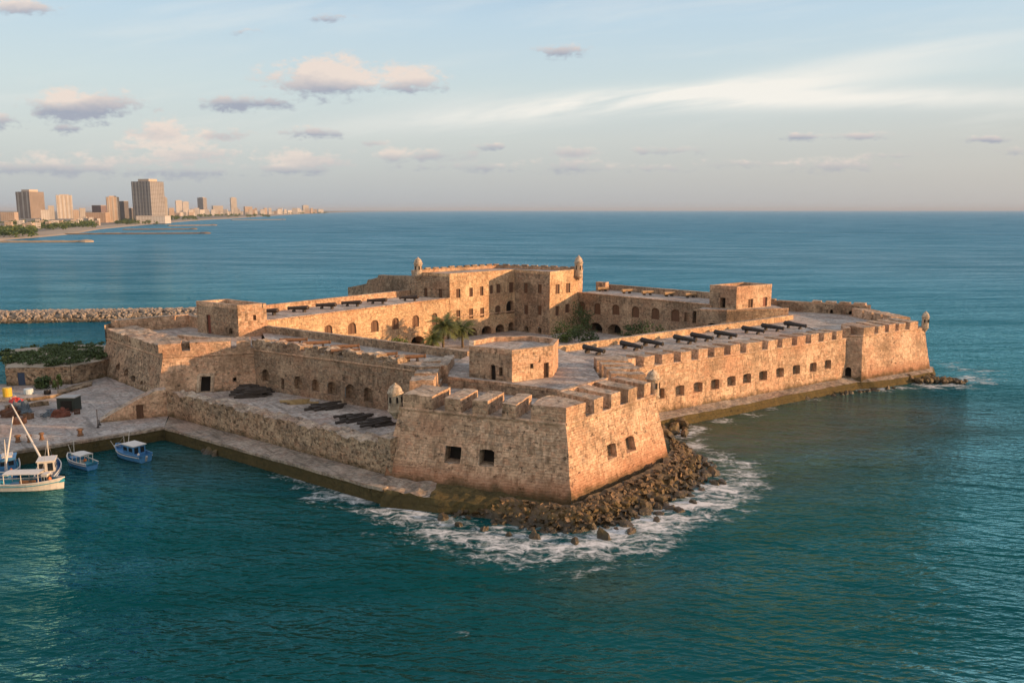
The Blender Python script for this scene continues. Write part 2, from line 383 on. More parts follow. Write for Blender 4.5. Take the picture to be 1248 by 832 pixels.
# ------------------------------------------------------------------ walls with real openings
class Fac:
    """wall face seen from outside, a = left end, b = right end; 2D ends at the foot and at the head"""
    def __init__(s, a0, b0, z0, z1, a1=None, b1=None):
        s.a0, s.b0 = Vector(a0[:2]), Vector(b0[:2]); s.a1, s.b1 = Vector((a1 or a0)[:2]), Vector((b1 or b0)[:2])
        s.z0, s.z1 = z0, z1; s.L = (s.b0 - s.a0).length
        d = (s.b0 - s.a0).normalized(); s.n = Vector((d.y, -d.x, 0)); s.d = d
        s.holes = []
    def pt(s, u, z):
        t = (z - s.z0) / (s.z1 - s.z0)
        p = s.a0.lerp(s.a1, t).lerp(s.b0.lerp(s.b1, t), u)
        return Vector((p.x, p.y, z))
    def uz(s, x, y):
        p0, p1, p2 = s.pt(0, s.z0), s.pt(1, s.z0), s.pt(0.5, s.z1)
        nn = (p1 - p0).cross(p2 - p0); o = Vector((0, 0, H)); d = Vector(ray(x, y))
        t = (p0 - o).dot(nn) / d.dot(nn); p = o + d * t
        a, b = s.pt(0, p.z), s.pt(1, p.z); e = b - a
        return (p - a).dot(e) / e.length_squared, p.z
    def hole(s, x0, x1, y0, y1, kind='shutter', arch=0.0, name='window', depth=None, clampz=None):
        u0, _ = s.uz(x0, (y0 + y1) / 2); u1, _ = s.uz(x1, (y0 + y1) / 2)
        _, zt = s.uz((x0 + x1) / 2, y0); _, zb = s.uz((x0 + x1) / 2, y1)
        if clampz is not None: zb = max(zb, clampz) if clampz > zb else clampz
        u0 = max(u0, 0.004); u1 = min(u1, 0.996); zb = max(zb, s.z0 + 0.02); zt = min(zt, s.z1 - 0.1)
        s.holes.append((u0, u1, zb, zt, kind, arch, name, depth))
    def outline(s, h):
        u0, u1, zb, zt, kind, arch, name, depth = h
        if not arch: return [(u0, zb), (u0, zt), (u1, zt), (u1, zb)]
        rise = min(arch * (u1 - u0) * s.L, (zt - zb) * .6); n = 8
        o = [(u0, zb)]
        for k in range(n + 1):
            t = math.pi * (1 - k / n); o.append(((u0 + u1) / 2 + (u1 - u0) / 2 * math.cos(t), zt - rise + rise * math.sin(t)))
        return o + [(u1, zb)]
    def wall(s, mb, m=0, step=1.3):
        def breaks(vals, lo, hi, st):
            vals = sorted(set([lo, hi] + [v for v in vals if lo < v < hi])); out = [vals[0]]
            for v in vals[1:]:
                if v - out[-1] < 1e-5: continue
                n = max(1, round((v - out[-1]) / st)); a = out[-1]
                out += [a + (v - a) * k / n for k in range(1, n + 1)]
            return out
        us = breaks([h[0] for h in s.holes] + [h[1] for h in s.holes], 0, 1, step / s.L)
        zs = breaks([h[2] for h in s.holes] + [h[3] for h in s.holes], s.z0, s.z1, step)
        i0 = len(mb.v); nu = len(us)
        for z in zs:
            for u in us: mb.v.append(s.pt(u, z))
        for j in range(len(zs) - 1):
            for i in range(nu - 1):
                uc = (us[i] + us[i + 1]) / 2; zc = (zs[j] + zs[j + 1]) / 2
                if any(h[0] < uc < h[1] and h[2] < zc < h[3] for h in s.holes): continue
                k = i0 + j * nu + i
                mb.f.append((k, k + 1, k + nu + 1, k + nu)); mb.m.append(m)
        for h in s.holes:
            if not h[5]: continue
            o = s.outline(h)[1:-1]; mid = len(o) // 2
            for a, b in zip(o[:mid], o[1:mid + 1]): mb.poly((s.pt(h[0], h[3]), s.pt(*b), s.pt(*a)), m)
            for a, b in zip(o[mid:], o[mid + 1:]): mb.poly((s.pt(h[1], h[3]), s.pt(*b), s.pt(*a)), m)
    def fill(s, parent, wallmat=None, rough=0.05):
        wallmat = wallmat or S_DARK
        for h in s.holes:
            kind, name = h[4], h[6]
            depth = h[7] or {'shutter': .45, 'dark': 1.6, 'port': .7, 'arcade': 3.0, 'door': .5, 'reddoor': .45, 'bluedoor': .2}[kind]
            o = s.outline(h); P = [s.pt(*q) for q in o]; Q = [p - s.n * depth for p in P]
            mb = MB()
            for k in range(len(P)):
                l = (k + 1) % len(P); mb.poly((P[k], P[l], Q[l], Q[k]), 0)
            if kind in ('port', 'arcade'): mb.poly(Q, 1 if kind == 'port' else 2)
            if kind == 'dark': mb.poly(Q, 2)
            w = mb.build(name, [wallmat, S_DARK, BLACK], parent)  # backs coloured dark and black to paint in the recess shade
            if kind in ('shutter', 'door', 'reddoor', 'bluedoor'):
                ib = MB(); e = [p - s.n * (depth - .12) for p in P]; ib.poly(e, 0)
                mid = s.pt((h[0] + h[1]) / 2, h[2]) - s.n * (depth - .17); top = s.pt((h[0] + h[1]) / 2, h[3] - .05) - s.n * (depth - .17)
                if kind == 'shutter': ib.beam(mid, top, .07, .07, 0)
                ib.build('shutter' if kind == 'shutter' else 'door_leaf', {'shutter': WOOD, 'door': BLACK, 'reddoor': WOOD_RED, 'bluedoor': BLUE_DOOR}[kind], w)
def off_line(a, b, dist):
    a, b = Vector(a[:2]), Vector(b[:2]); d = (b - a).normalized(); n = Vector((d.y, -d.x))
    return a - n * dist, b - n * dist     # inward
def cordon(parent, pts, z, r=0.2):
    for a, b in zip(pts, pts[1:]):
        mb = MB(); n = max(2, int((Vector(b) - Vector(a)).length / 2))
        A, B = Vector((a[0], a[1], z)), Vector((b[0], b[1], z))
        mb.tube([A.lerp(B, i / n) for i in range(n + 1)], r, 6); mb.build('string_course', S_WALL, parent, rough=.05)
def u_at_px(a, b, z, px):
    a, b = Vector(a[:2]), Vector(b[:2]); lo, hi = -0.2, 1.2
    for _ in range(40):
        m = (lo + hi) / 2; p = a.lerp(b, m)
        if proj((p.x, p.y, z))[0] < px: lo = m
        else: hi = m
    return (lo + hi) / 2
def merlons(parent, a, b, spans, z0, zt, thick, zin=None, rough=.07, mats=None, name='merlon', step=.9, overhang=0.0):
    """solid blocks along a line: spans are photo columns of their outer faces"""
    a, b = Vector(a[:2]), Vector(b[:2]); d = (b - a).normalized(); n = Vector((d.y, -d.x)); L = (b - a).length
    for x0, x1 in spans:
        u0, u1 = u_at_px(a, b, zt, x0), u_at_px(a, b, zt, x1)
        p, q = a.lerp(b, u0), a.lerp(b, u1)
        mb = MB(); mb.block([p, q, q - n * thick, p - n * thick], z0, zt + random.uniform(-.06, .06), 0, 1, step, zin=zin)
        mb.build(name, mats or [S_WALL, S_TOP], parent, rough=rough, freq=.7)
def sentry_box(parent, c, z0, z1, r=0.9, mat=None):
    mat = mat or S_TRIM; h = z1 - z0
    mb = MB(); mb.lathe(c, [(.15, z0 - 1.1), (.55 * r, z0 - .6), (r * .98, z0 - .1), (r * 1.12, z0), (r * 1.12, z0 + .14), (r, z0 + .16), (r * .97, z0 + h * .62), (r * 1.16, z0 + h * .63), (r * 1.16, z0 + h * .67)], 14)
    b = mb.build('sentry_box', mat, parent, smooth=False)
    m2 = MB(); m2.lathe(c, [(r * 1.02, z0 + h * .67), (r * .95, z0 + h * .76), (r * .74, z0 + h * .86), (r * .4, z0 + h * .93), (r * .16, z0 + h * .95), (r * .2, z0 + h * .975), (.04, z1)], 14)
    m2.build('dome', mat, b, smooth=True)
    for a in (-2.2, -1.15, -0.35):
        m3 = MB(); m3.box((c[0] + math.cos(a) * r * .95, c[1] + math.sin(a) * r * .95, z0 + h * .42), (.2, .26, h * .2), a); m3.build('slit', BLACK, b)
    return b
# ================================================================== STRUCTURE
V2 = lambda x, y: Vector((x, y))
def isect(a, b, c, d):
    r = b - a; s = d - c; k = r.x * s.y - r.y * s.x
    t = ((c - a).x * s.y - (c - a).y * s.x) / k
    return a + r * t
def prism(mb, pts, z0, z1, m=0, mt=1, step=1.2):
    n = len(pts)
    zt = z1 if isinstance(z1, (list, tuple)) else [z1] * n
    for k in range(n):
        a, b = pts[k], pts[(k + 1) % n]
        mb.quad((a[0], a[1], z0), (b[0], b[1], z0), (b[0], b[1], zt[(k + 1) % n]), (a[0], a[1], zt[k]), m, step)
    mb.poly([(p[0], p[1], z) for p, z in zip(pts, zt)], mt)
def flat(name, pts, z, mat, parent=None):
    mb = MB(); mb.poly([(p[0], p[1], z) for p in pts]); return mb.build(name, mat, parent)
def parapet(parent, pts, z0, z1, thick, mats=None, closed=False, rough=.05, name='parapet', proud=.05, step=1.0, erode=None):
    """thin parapet walls on the top edge of a face; pts run left to right seen from outside"""
    seq = list(pts) + ([pts[0]] if closed else [])
    for a, b in zip(seq, seq[1:]):
        a, b = Vector(a[:2]), Vector(b[:2]); d = (b - a).normalized(); n = Vector((d.y, -d.x))
        mb = MB(); mb.block([a + n * proud, b + n * proud, b - n * thick, a - n * thick], z0, z1, 0, 1, step)
        mb.build(name, mats or [S_WALL, S_TOP], parent, rough=rough, erode=erode)
def plainwall(parent, pts, z0, z1, mat=None, name='wall', step=2.0, rough=.05):
    mb = MB()
    for a, b in zip(pts, pts[1:]): mb.quad((a[0], a[1], z0), (b[0], b[1], z0), (b[0], b[1], z1), (a[0], a[1], z1), 0, step)
    return mb.build(name, mat or S_WALL, parent, rough=rough)
# ---------------- yard, quays, courts
yard = flat('harbour_yard', [(-55.1, 126.1), (-72.1, 111.6), (-135, 58), (-135, 159), (-98, 159), (-88, 172), (-62, 152), (-57.5, 133.5)], 2.0, S_YARD); struct(yard)
path = MB(); path.quad((-55.1, 126.1, 2.01), (-15.9, 97.1, 2.01), (-16.4, 103.5, 2.01), (-57.5, 134.2, 2.01), 0, 3); struct(path.build('quay_path', S_QUAY))
qw = MB()
for a, b in (((-135, 58), (-72.1, 111.6)), ((-72.1, 111.6), (-55.1, 126.1)), ((-55.1, 126.1), (-15.9, 97.1)), ((-135, 159), (-135, 58))):
    qw.quad((a[0], a[1], -2), (b[0], b[1], -2), (b[0], b[1], 2.0), (a[0], a[1], 2.0), 0, 1.2)
    A, B = Vector((*a, 2.02)), Vector((*b, 2.02)); n = Vector(((B - A).y, -(B - A).x, 0)).normalized()
    if a == (-15.9, 97.1): continue
    qw.block([A + n * .12, B + n * .12, B - n * .9, A - n * .9], 1.72, 2.12, 1, 1, 1.5)
struct(qw.build('harbour_quay', [S_QWALL, S_QUAY], rough=.09))
struct(flat('lower_court_paving', [(-58.5, 134.5), (-16, 103.5), (-12, 131.5), (-47, 154.5), (-66, 149.2), (-66, 131)], 2.3, S_DECK))
struct(flat('inner_courtyard', [(-53, 172), (-17, 218), (.7, 233), (10, 224), (19, 235), (50, 204), (66, 191), (8, 147), (-8, 139)], 2.0, S_YARD))
ZQ = 1.35
QO = [(19, 126.5)] + [tuple(at(x, y, ZQ).xy) for x, y in ((808, 512), (850, 503.5), (900, 494), (960, 481.5), (1045, 465.5), (1064, 464.8), (1100, 460), (1137, 453))] + [(94, 180)]
QI = [(18, 132), (24.5, 136.8), (31.5, 141.6), (41, 148.2), (54, 157), (66.4, 165.4), (70.6, 165.0), (80, 170.6), (91.4, 177.4), (91, 181)]
rq = MB()
for i in range(len(QO) - 1):
    a, b, c, d = QO[i], QO[i + 1], QI[i + 1], QI[i]
    rq.quad((*a, ZQ), (*b, ZQ), (*c, 2.0), (*d, 2.0), 1, 1.5)
    rq.quad((*a, ZQ), (*b, ZQ), ((b[0] + .25), b[1] - .4, 0.35), ((a[0] + .25), a[1] - .4, 0.35), 0, .8)
    rq.quad(((a[0] + .25), a[1] - .4, 0.35), ((b[0] + .25), b[1] - .4, 0.35), ((b[0] + .9), b[1] - 1.3, -1.5), ((a[0] + .9), a[1] - 1.3, -1.5), 0, 1)
S_QGOLD = stone('sea_quay_golden_algae', (0.33, 0.215, 0.075), (0.27, 0.165, 0.05), (0.13, 0.095, 0.035), bw=1.6, bh=.7, pit=0.60, algae=True, stain=.6)
struct(rq.build('sea_quay', [S_QGOLD, S_QUAY], rough=.13))
led = MB(); le = [(-15.9, 97.1, 2.0), (-10, 95.3, 1.55), (-4, 94.0, 1.2), (3, 93.0, .7)]; li = [(-16.6, 102.6, 2.05), (-9.5, 99.6, 1.95), (-3.5, 97.6, 1.75), (4, 95.2, 1.4)]
for k in range(3):
    a, b, c, d = le[k], le[k + 1], li[k + 1], li[k]
    led.quad(a, b, c, d, 0 if k else 1, .7); led.quad((a[0] - .5, a[1] - 1.1, -1.5), (b[0] - .5, b[1] - 1.1, -1.5), b, a, 0, .7)
struct(led.build('quay_ledge', [S_QWALL, S_QUAY], rough=.3, freq=.8))
# ---------------- front bastion
fb = thing('front_bastion', 'nearest bastion, its pointed corner above the surf, left face shaded and right face sunlit', 'bastion', (2, 110, 1))
fL, fT, fR = V2(-14.7, 104.4), V2(6.5, 96.1), V2(20.0, 112.1)
fLb, fTb, fRb = V2(-16.9, 101.9), V2(7.2, 93.6), V2(22.2, 111.0)
fLe, fRe = V2(-14, 131.8), V2(18.3, 132.6)
F = Fac(fLb, fTb, 0.6, 10.5, fL, fT)
F.hole(542, 561.5, 544, 564, 'dark', 0, 'gun_port', 1.8); F.hole(584, 602.5, 547.5, 567.5, 'dark', 0.12, 'gun_port', 1.8)
m = MB(); F.wall(m, step=1.1); m.build('wall', S_FRONT, fb, rough=.10); F.fill(fb)
F = Fac(fTb, fRb, 0.6, 10.5, fT, fR)
F.hole(739, 751.5, 540, 559, 'port', .12, 'gun_port', 1.0); F.hole(762.5, 774, 531, 551, 'port', .12, 'gun_port', 1.0)
m = MB(); F.wall(m, step=1.1); m.build('wall', S_FRONT, fb, rough=.10); F.fill(fb, S_WALL)
F = Fac((-14.3, 131.8), fLb, 0.6, 10.5, fLe, fL); m = MB(); F.wall(m); m.build('wall', S_WALL, fb, rough=.08)
F = Fac(fRb, (18.8, 132.6), 0.6, 10.5, fR, fRe); m = MB(); F.wall(m); m.build('wall', S_WALL, fb, rough=.08)
cordon(fb, [fLe, fL, fT, fR, fRe], 10.5, .22)
# parapet base and merlons
iL0, iT0 = off_line(fL, fT, 5.6); iT1, iR1 = off_line(fT, fR, 5.4); iT = isect(iL0, iT0, iT1, iR1)
lf0, lf1 = off_line(fLe, fL, 3.6); rf0, rf1 = off_line(fR, fRe, 5.2)
iL = isect(iL0, iT0, lf0, lf1); iR = isect(iT1, iR1, rf0, rf1)
for q in ([fL, fT, iT, iL], [fT, fR, iR, iT], [fLe, fL, iL, lf0], [fR, fRe, rf1, iR]):
    m = MB(); m.block(q, 9.7, 10.55, 0, 1, 1.1); m.build('parapet', [S_WALL, S_TOP], fb, rough=.05)
merlons(fb, fL, fT, [(491, 526), (542, 561), (576, 594), (612, 629)], 10.5, 12.45, 5.6, zin=12.5, mats=[S_FRONT, S_TOP], rough=.11)
u = u_at_px(fL, fT, 12.4, 647); v = u_at_px(fT, fR, 12.4, 714)
p1 = fL.lerp(fT, u); p2 = fT.lerp(fR, v); n1 = (iT0 - fT); n2 = (iT1 - fT)
m = MB(); prism(m, [p1, fT, p2, p2 + n2 * .8, iT * .9 + fT * .1, p1 + n1 * .8], 10.5, [12.5, 12.55, 12.5, 12.65, 12.8, 12.65]); m.build('merlon', [S_FRONT, S_TOP], fb, rough=.06)
merlons(fb, fT, fR, [(724.6, 735), (745, 756), (766, 777), (785, 793)], 10.5, 12.5, 5.4, zin=12.7, rough=.11)
def umerlons(parent, a, b, us, z0, zt, thick, zin=None, rough=.08, mats=None):
    a, b = Vector(a[:2]), Vector(b[:2]); d = (b - a).normalized(); n = Vector((d.y, -d.x))
    for u0, u1 in us:
        p, q = a.lerp(b, u0), a.lerp(b, u1)
        mb = MB(); mb.block([p, q, q - n * thick, p - n * thick], z0, zt + random.uniform(-.1, .1), 0, 1, .8, zin=zin); mb.build('merlon', mats or [S_WALL, S_TOP], parent, rough=rough, freq=.7)
umerlons(fb, fLe, fL, [(.03, .14), (.20, .32), (.38, .50), (.56, .68)], 10.5, 12.4, 3.4, 12.45, rough=.13)
umerlons(fb, fR, fRe, [(.27, .37), (.44, .55), (.62, .73), (.80, .96)], 10.5, 12.4, 5.1, 12.5, rough=.13)
sa, sb = u_at_px(iT1, iR1, 12.7, 684), u_at_px(iT1, iR1, 12.7, 741)
a, b = iT1.lerp(iR1, sa), iT1.lerp(iR1, sb); nn = n2.normalized()
m = MB(); m.block([a, b, b + nn * .7, a + nn * .7], 9.8, 12.78, 0, 1, 1); m.build('inner_wall', [S_WALL, S_TOP], fb, rough=.06)
TER = [V2(-9.6, 120.6), V2(7.5, 111.1), V2(13.2, 117.2), V2(12.9, 133), V2(8.3, 147.3), V2(-7.6, 139.2), V2(-10.2, 132)]
flat('gun_deck', [fL + V2(.4, .6), fT + V2(0, .8), fR + V2(-.6, 0), fRe, V2(8.3, 147), V2(-8, 139), fLe + V2(.5, 0)], 9.75, S_DECK, fb)
m = MB(); prism(m, TER, 9.7, 11.2, 0, 1); m.build('terrace', [S_DARK, S_DECK], fb)
parapet(fb, [TER[0], TER[1]], 11.0, 11.42, 1.0, mats=[S_WALL, S_DECK], name='kerb', rough=.03)
m = MB(); m.block([V2(-11.2, 123.8), V2(-9.8, 123.2), V2(-9.4, 132), V2(-11.0, 132)], 9.8, 12.6, 0, 1, .8); m.build('inner_wall', [S_WALL, S_TOP], fb, rough=.14)
sentry_box(fb, (-15.3, 105.0), 10.0, 13.75, .95, S_TRIM); sentry_box(fb, (19.9, 113.6), 9.9, 13.9, .95, S_TRIM)
# ---------------- turret standing on the terrace
tr = thing('gun_turret', 'low many sided stone turret with dark doors standing on the terrace of the nearest bastion', 'turret', (0, 123, 11.2))
TP = [V2(-6.4, 120.9), V2(0, 117.1), V2(6.1, 121.2), V2(7.3, 127.6), V2(3.0, 131), V2(-3.2, 130.2), V2(-6.6, 126)]
F = Fac(TP[0], TP[1], 11.2, 15.3); F.hole(598, 604, 445, 464.5, 'door', 0, 'door', clampz=11.22); F.hole(608.2, 612.4, 447, 458, 'dark', .4, 'window')
m = MB(); F.wall(m, step=1); m.build('wall', S_DARK, tr, rough=.05); F.fill(tr)
F = Fac(TP[1], TP[2], 11.2, 15.3); F.hole(646, 650, 443, 449, 'shutter'); F.hole(662.7, 668.7, 441.7, 461.5, 'shutter', 0, 'door', clampz=11.22)
m = MB(); F.wall(m, step=1); m.build('wall', S_WALL, tr, rough=.05); F.fill(tr)
F = Fac(TP[2], TP[3], 11.2, 15.3); m = MB(); F.wall(m, step=1); m.build('wall', S_WALL, tr, rough=.05)
plainwall(tr, TP[3:] + [TP[0]], 11.2, 15.3)
flat('roof', TP, 15.25, S_DECK, tr)
parapet(tr, TP, 15.25, 16.0, .7, closed=True, rough=.04)
# ---------------- sea curtain on the right
rc = thing('curtain_wall', 'long sunlit sea wall on the right with a row of gun ports and notched battlements', 'fortress wall', (43, 149, 2))
cA, cB = V2(18.3, 132.3), V2(68.4, 166.1)
cAb, cBb = cA + V2(.22, -.33), cB + V2(.22, -.33)
F = Fac(cAb, cBb, 1.7, 9.9, cA, cB)
for x0, x1, y0, y1 in ((800, 810, 473, 486), (823, 834, 469.5, 482.5), (845.3, 856.2, 465.5, 478), (866.2, 876.8, 462, 474.5), (886, 896.6, 458.5, 470.5), (905.6, 915.4, 455, 467), (925, 935, 451.8, 463.7), (946.2, 955.3, 448, 460), (966.2, 975, 444.7, 456), (987, 995.4, 441.6, 453), (1005, 1013, 438.3, 449.2)):
    F.hole(x0, x1, y0, y1, 'port', .12, 'gun_port', 1.0)
m = MB(); F.wall(m, step=1.2); m.build('wall', S_WALL, rc, rough=.06); F.fill(rc, S_WALL)
cordon(rc, [cA, cB], 9.9, .18)
c0, c1 = off_line(cA, cB, 4.6)
m = MB(); m.block([cA, cB, c1, c0], 9.85, 10.12, 0, 1, 1.5); m.build('parapet', [S_WALL, S_TOP], rc, rough=.04)
merlons(rc, cA, cB, [(761, 775), (785, 798), (807.5, 821), (830, 843), (851.5, 863), (871, 883), (890.5, 902), (910, 929), (936.5, 947.6), (954, 965.4), (972, 982), (989, 998), (1004.5, 1014), (1020, 1027)], 10.08, 11.8, 4.4, zin=11.6, mats=[S_WALL, S_TOP], rough=.09)
flat('gun_deck', [c0, c1, (64.9, 190.9), (8.3, 147.4), (12.8, 133)], 10.3, S_DECK, rc)
pA, pB = V2(8.3, 147.5), V2(66.5, 192.4)
parapet(rc, [pA, pB], 10.2, 11.5, 1.1, rough=.07, mats=[S_SMOOTH, S_TOP], name='inner_wall')
plainwall(rc, [(8.0, 148.6), (66, 193.4)], 2, 10.5, S_DARK)
# ---------------- far right corner bastion
db = thing('corner_bastion', 'far right sunlit corner bastion jutting into the sea, rocks and surf at its tip', 'bastion', (80, 175, 2))
d0, d1, d2, d3, d4 = V2(68.2, 167.4), V2(72.0, 166.5), V2(90.6, 178.4), V2(87.5, 200), V2(68, 211)
d1b, d2b = V2(71.3, 164.2), V2(91.6, 176.3)
F = Fac((67.6, 165.8), d1b, 1.0, 10.4, d0, d1); F.hole(1030, 1037.5, 447, 459.5, 'dark', .5, 'doorway', 1.2)
m = MB(); F.wall(m, step=1); m.build('wall', S_WALL, db, rough=.06); F.fill(db)
F = Fac(d1b, d2b, 1.0, 10.4, d1, d2); m = MB(); F.wall(m, step=1.2); m.build('wall', S_FRONT, db, rough=.10)
F = Fac(d2b, (88.4, 201), 0.5, 10.4, d2, d3); m = MB(); F.wall(m, step=1.6); m.build('wall', S_WALL, db, rough=.10)
plainwall(db, [(88.4, 201), (67.5, 212)], 0, 12.9)
cordon(db, [d0, d1, d2, d3], 10.4, .2)
e0, e1 = off_line(d1, d2, 5.6); e2, e3 = off_line(d2, d3, 5.0); e1 = isect(e0, e1, e2, e3)
for q in ([d1, d2, e1, e0], [d2, d3, e3, e1], [d0, d1, e0, d0 + V2(.8, 3)]):
    m = MB(); m.block(q, 10.3, 10.62, 0, 1, 1.2); m.build('parapet', [S_WALL, S_TOP], db, rough=.05)
merlons(db, d1, d2, [(1053, 1066), (1071, 1079), (1084, 1091.5), (1096, 1104), (1109, 1119)], 10.55, 12.15, 5.4, zin=12.35, rough=.1)
umerlons(db, d2, d3, [(.24, .38), (.42, .55), (.59, .73), (.77, .97)], 10.55, 12.2, 4.8, 12.5, rough=.12)
umerlons(db, d0, d1, [(.05, .4)], 10.55, 12.0, 3.5, 12.2)
flat('gun_deck', [(64.9, 190.9), c1, d0, e0, e1, e3, d3, d4, (66, 200)], 10.45, S_DECK, db)
F = Fac((68.4, 210.2), (86.6, 199.4), 10.4, 12.8); F.hole(1011.5, 1015, 377, 384, 'dark', .5, 'doorway', clampz=10.5); F.hole(1034, 1040, 378.5, 386.5, 'dark', .5, 'doorway', clampz=10.5)
m = MB(); F.wall(m, step=1); m.build('inner_wall', S_DARK, db, rough=.05); F.fill(db)
m = MB(); m.block([V2(68.4, 210.2), V2(86.6, 199.4), V2(87.5, 201), V2(69, 212)], 12.75, 13.0, 0, 1, 1); m.build('parapet', [S_WALL, S_TOP], db, rough=.1)
umerlons(db, (68.4, 210.2), (86.6, 199.4), [(.40, .50), (.55, .66), (.70, .82), (.86, .99)], 12.95, 13.4, 1.6, 13.5, rough=.1)
sentry_box(db, (90.6, 178.3), 10.5, 14.2, .72, S_TRIM)
# ---------------- barracks with two and three storeys
bk = thing('barracks', 'tallest three storey building of the fort with rows of dark windows and arches below', 'fort building', (-2, 228, 2))
gL, gA, gC, gB, gD = V2(-25.5, 221), V2(-16.5, 216.8), V2(.73, 232.5), V2(10.3, 223.4), V2(18.8, 233.9)
gR, gK, gM = V2(20.5, 238), V2(-4, 251), V2(-28, 229)
ZG = 18.6
F = Fac(gA, gC, 2.0, ZG)
for r in ((556, 561, 352, 363), (572, 576.3, 350.5, 361.5), (585, 589.2, 349, 360), (597.3, 601, 347.6, 357.7), (605, 610, 346, 357), (620.6, 626, 344, 356.5), (556, 561, 378, 389.7), (571.5, 576.6, 376, 388), (585, 590, 375, 386.5)):
    F.hole(*r, 'shutter')
F.hole(603.5, 610, 372, 383, 'shutter', .3); F.hole(617, 630, 366, 381.7, 'dark', .5, 'arch')
for r in ((570, 581.5, 399.5, 415), (587, 599, 397, 413), (604, 614.6, 395, 410.5), (619.6, 630.5, 392, 409)): F.hole(*r, 'arcade', .5, 'arch', clampz=2.02)
m = MB(); F.wall(m, step=1.5); m.build('wall', S_SMOOTH, bk, rough=.05); F.fill(bk, S_WALL)
m = MB(); m.tube([F.pt(.0, 7.6) + F.n * .05, F.pt(1, 7.6) + F.n * .05], .18, 6); m.build('string_course', S_WALL, bk)
F = Fac(gC, gB, 2.0, ZG)
for r in ((638.5, 643, 345, 357), (655.5, 660.2, 346.6, 357.5), (638.7, 643.5, 371.6, 383), (655, 660, 372.6, 384)): F.hole(*r, 'shutter')
F.hole(639, 644, 397, 404, 'dark', .5); F.hole(655, 660, 398.6, 405.8, 'dark', .5)
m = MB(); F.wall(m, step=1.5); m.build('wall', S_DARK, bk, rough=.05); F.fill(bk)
F = Fac(gB, gD, 2.0, ZG)
for r in ((677, 682, 346.4, 358), (689.6, 695, 345, 356.7), (677, 681.7, 373, 384.6), (689, 694.4, 370.4, 381)): F.hole(*r, 'shutter')
F.hole(677, 681, 399, 406, 'dark', .3)
m = MB(); F.wall(m, step=1.5); m.build('wall', S_SMOOTH, bk, rough=.05); F.fill(bk, S_WALL)
F = Fac(gL, gA, 12.9, ZG); F.hole(517, 521, 351, 362, 'shutter'); F.hole(535, 539, 352, 363, 'shutter')
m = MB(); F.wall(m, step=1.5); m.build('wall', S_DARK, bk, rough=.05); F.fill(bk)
plainwall(bk, [gD, gR, gK, gM, gL], 2, ZG)
flat('roof', [gL, gA, gC, gB, gD, gR, gK, gM], ZG - .02, S_DECK, bk)
parapet(bk, [gL, gA, gC, gB, gD], ZG, 19.45, .6, rough=.04, mats=[S_SMOOTH, S_TOP])
parapet(bk, [gD, gR, gK, gM, gL], ZG, 19.5, .7, rough=.05)
for k in range(11):
    umerlons(bk, gK, gM, [(.02 + k * .088, .075 + k * .088)], 19.4, 19.95, .8, None, rough=.07, mats=[S_DARK, S_TOP])
for k in range(8):
    umerlons(bk, gR, gK, [(.06 + k * .115, .13 + k * .115)], 19.4, 19.8, .8, None, rough=.07, mats=[S_DARK, S_TOP])
# stepped wall that falls away behind the barracks
pl = [(gL, 18.4), (V2(-38, 233), 17.8), (V2(-38.3, 233.2), 17.0), (V2(-41.5, 236), 16.2), (V2(-42, 236.4), 15.0), (V2(-48.5, 242), 13.4)]
m = MB()
for (a, za), (b, zb) in zip(pl, pl[1:]):
    m.block([b, a, a + V2(1, 1.1), b + V2(1, 1.1)], 9.0, (zb, za, za, zb), 0, 1, 1.2)
m.build('stepped_wall', [S_DARK, S_TOP], bk, rough=.09)
sentry_box(bk, (-25.2, 220.6), 18.6, 23.6, 1.1, S_TRIM); sentry_box(bk, (18.9, 233.2), 17.4, 23.4, 1.15, S_TRIM)
# ---------------- left wing with a gun roof
lw = thing('casemate_wing', 'long two storey wing left of the barracks with arched windows, cannons on its roof', 'fort building', (-40, 195, 2))
wA, wB = V2(-52.0, 171.7), V2(-16.6, 216.7)
F = Fac(wA, wB, 2.0, 12.95)
for r in ((395.5, 405, 396, 407.5), (424, 434, 393, 407), (452, 461.5, 390, 404.5), (478, 486.2, 387, 401.5), (502.5, 510.7, 384, 398.5), (526.3, 533, 381.3, 395.2)): F.hole(*r, 'shutter', .4)
F.hole(545.2, 547.4, 380.3, 388, 'shutter')
for r in ((501, 517, 409.5, 425), (523, 540, 406, 422), (545, 561, 403, 418)): F.hole(*r, 'arcade', .5, 'arch', clampz=2.02)
m = MB(); F.wall(m, step=1.4); m.build('wall', S_SMOOTH, lw, rough=.05); F.fill(lw, S_WALL)
w0, w1 = off_line(wA, wB, 14)
flat('gun_deck', [wA, wB, gL, w1, w0], 12.93, S_DECK, lw)
cordon(lw, [wA, wB], 12.9, .2)
plainwall(lw, [w1, w0, wA], 2, 12.9)
parapet(lw, [w1, w0], 12.8, 14.5, 1.2, rough=.07, name='parapet')
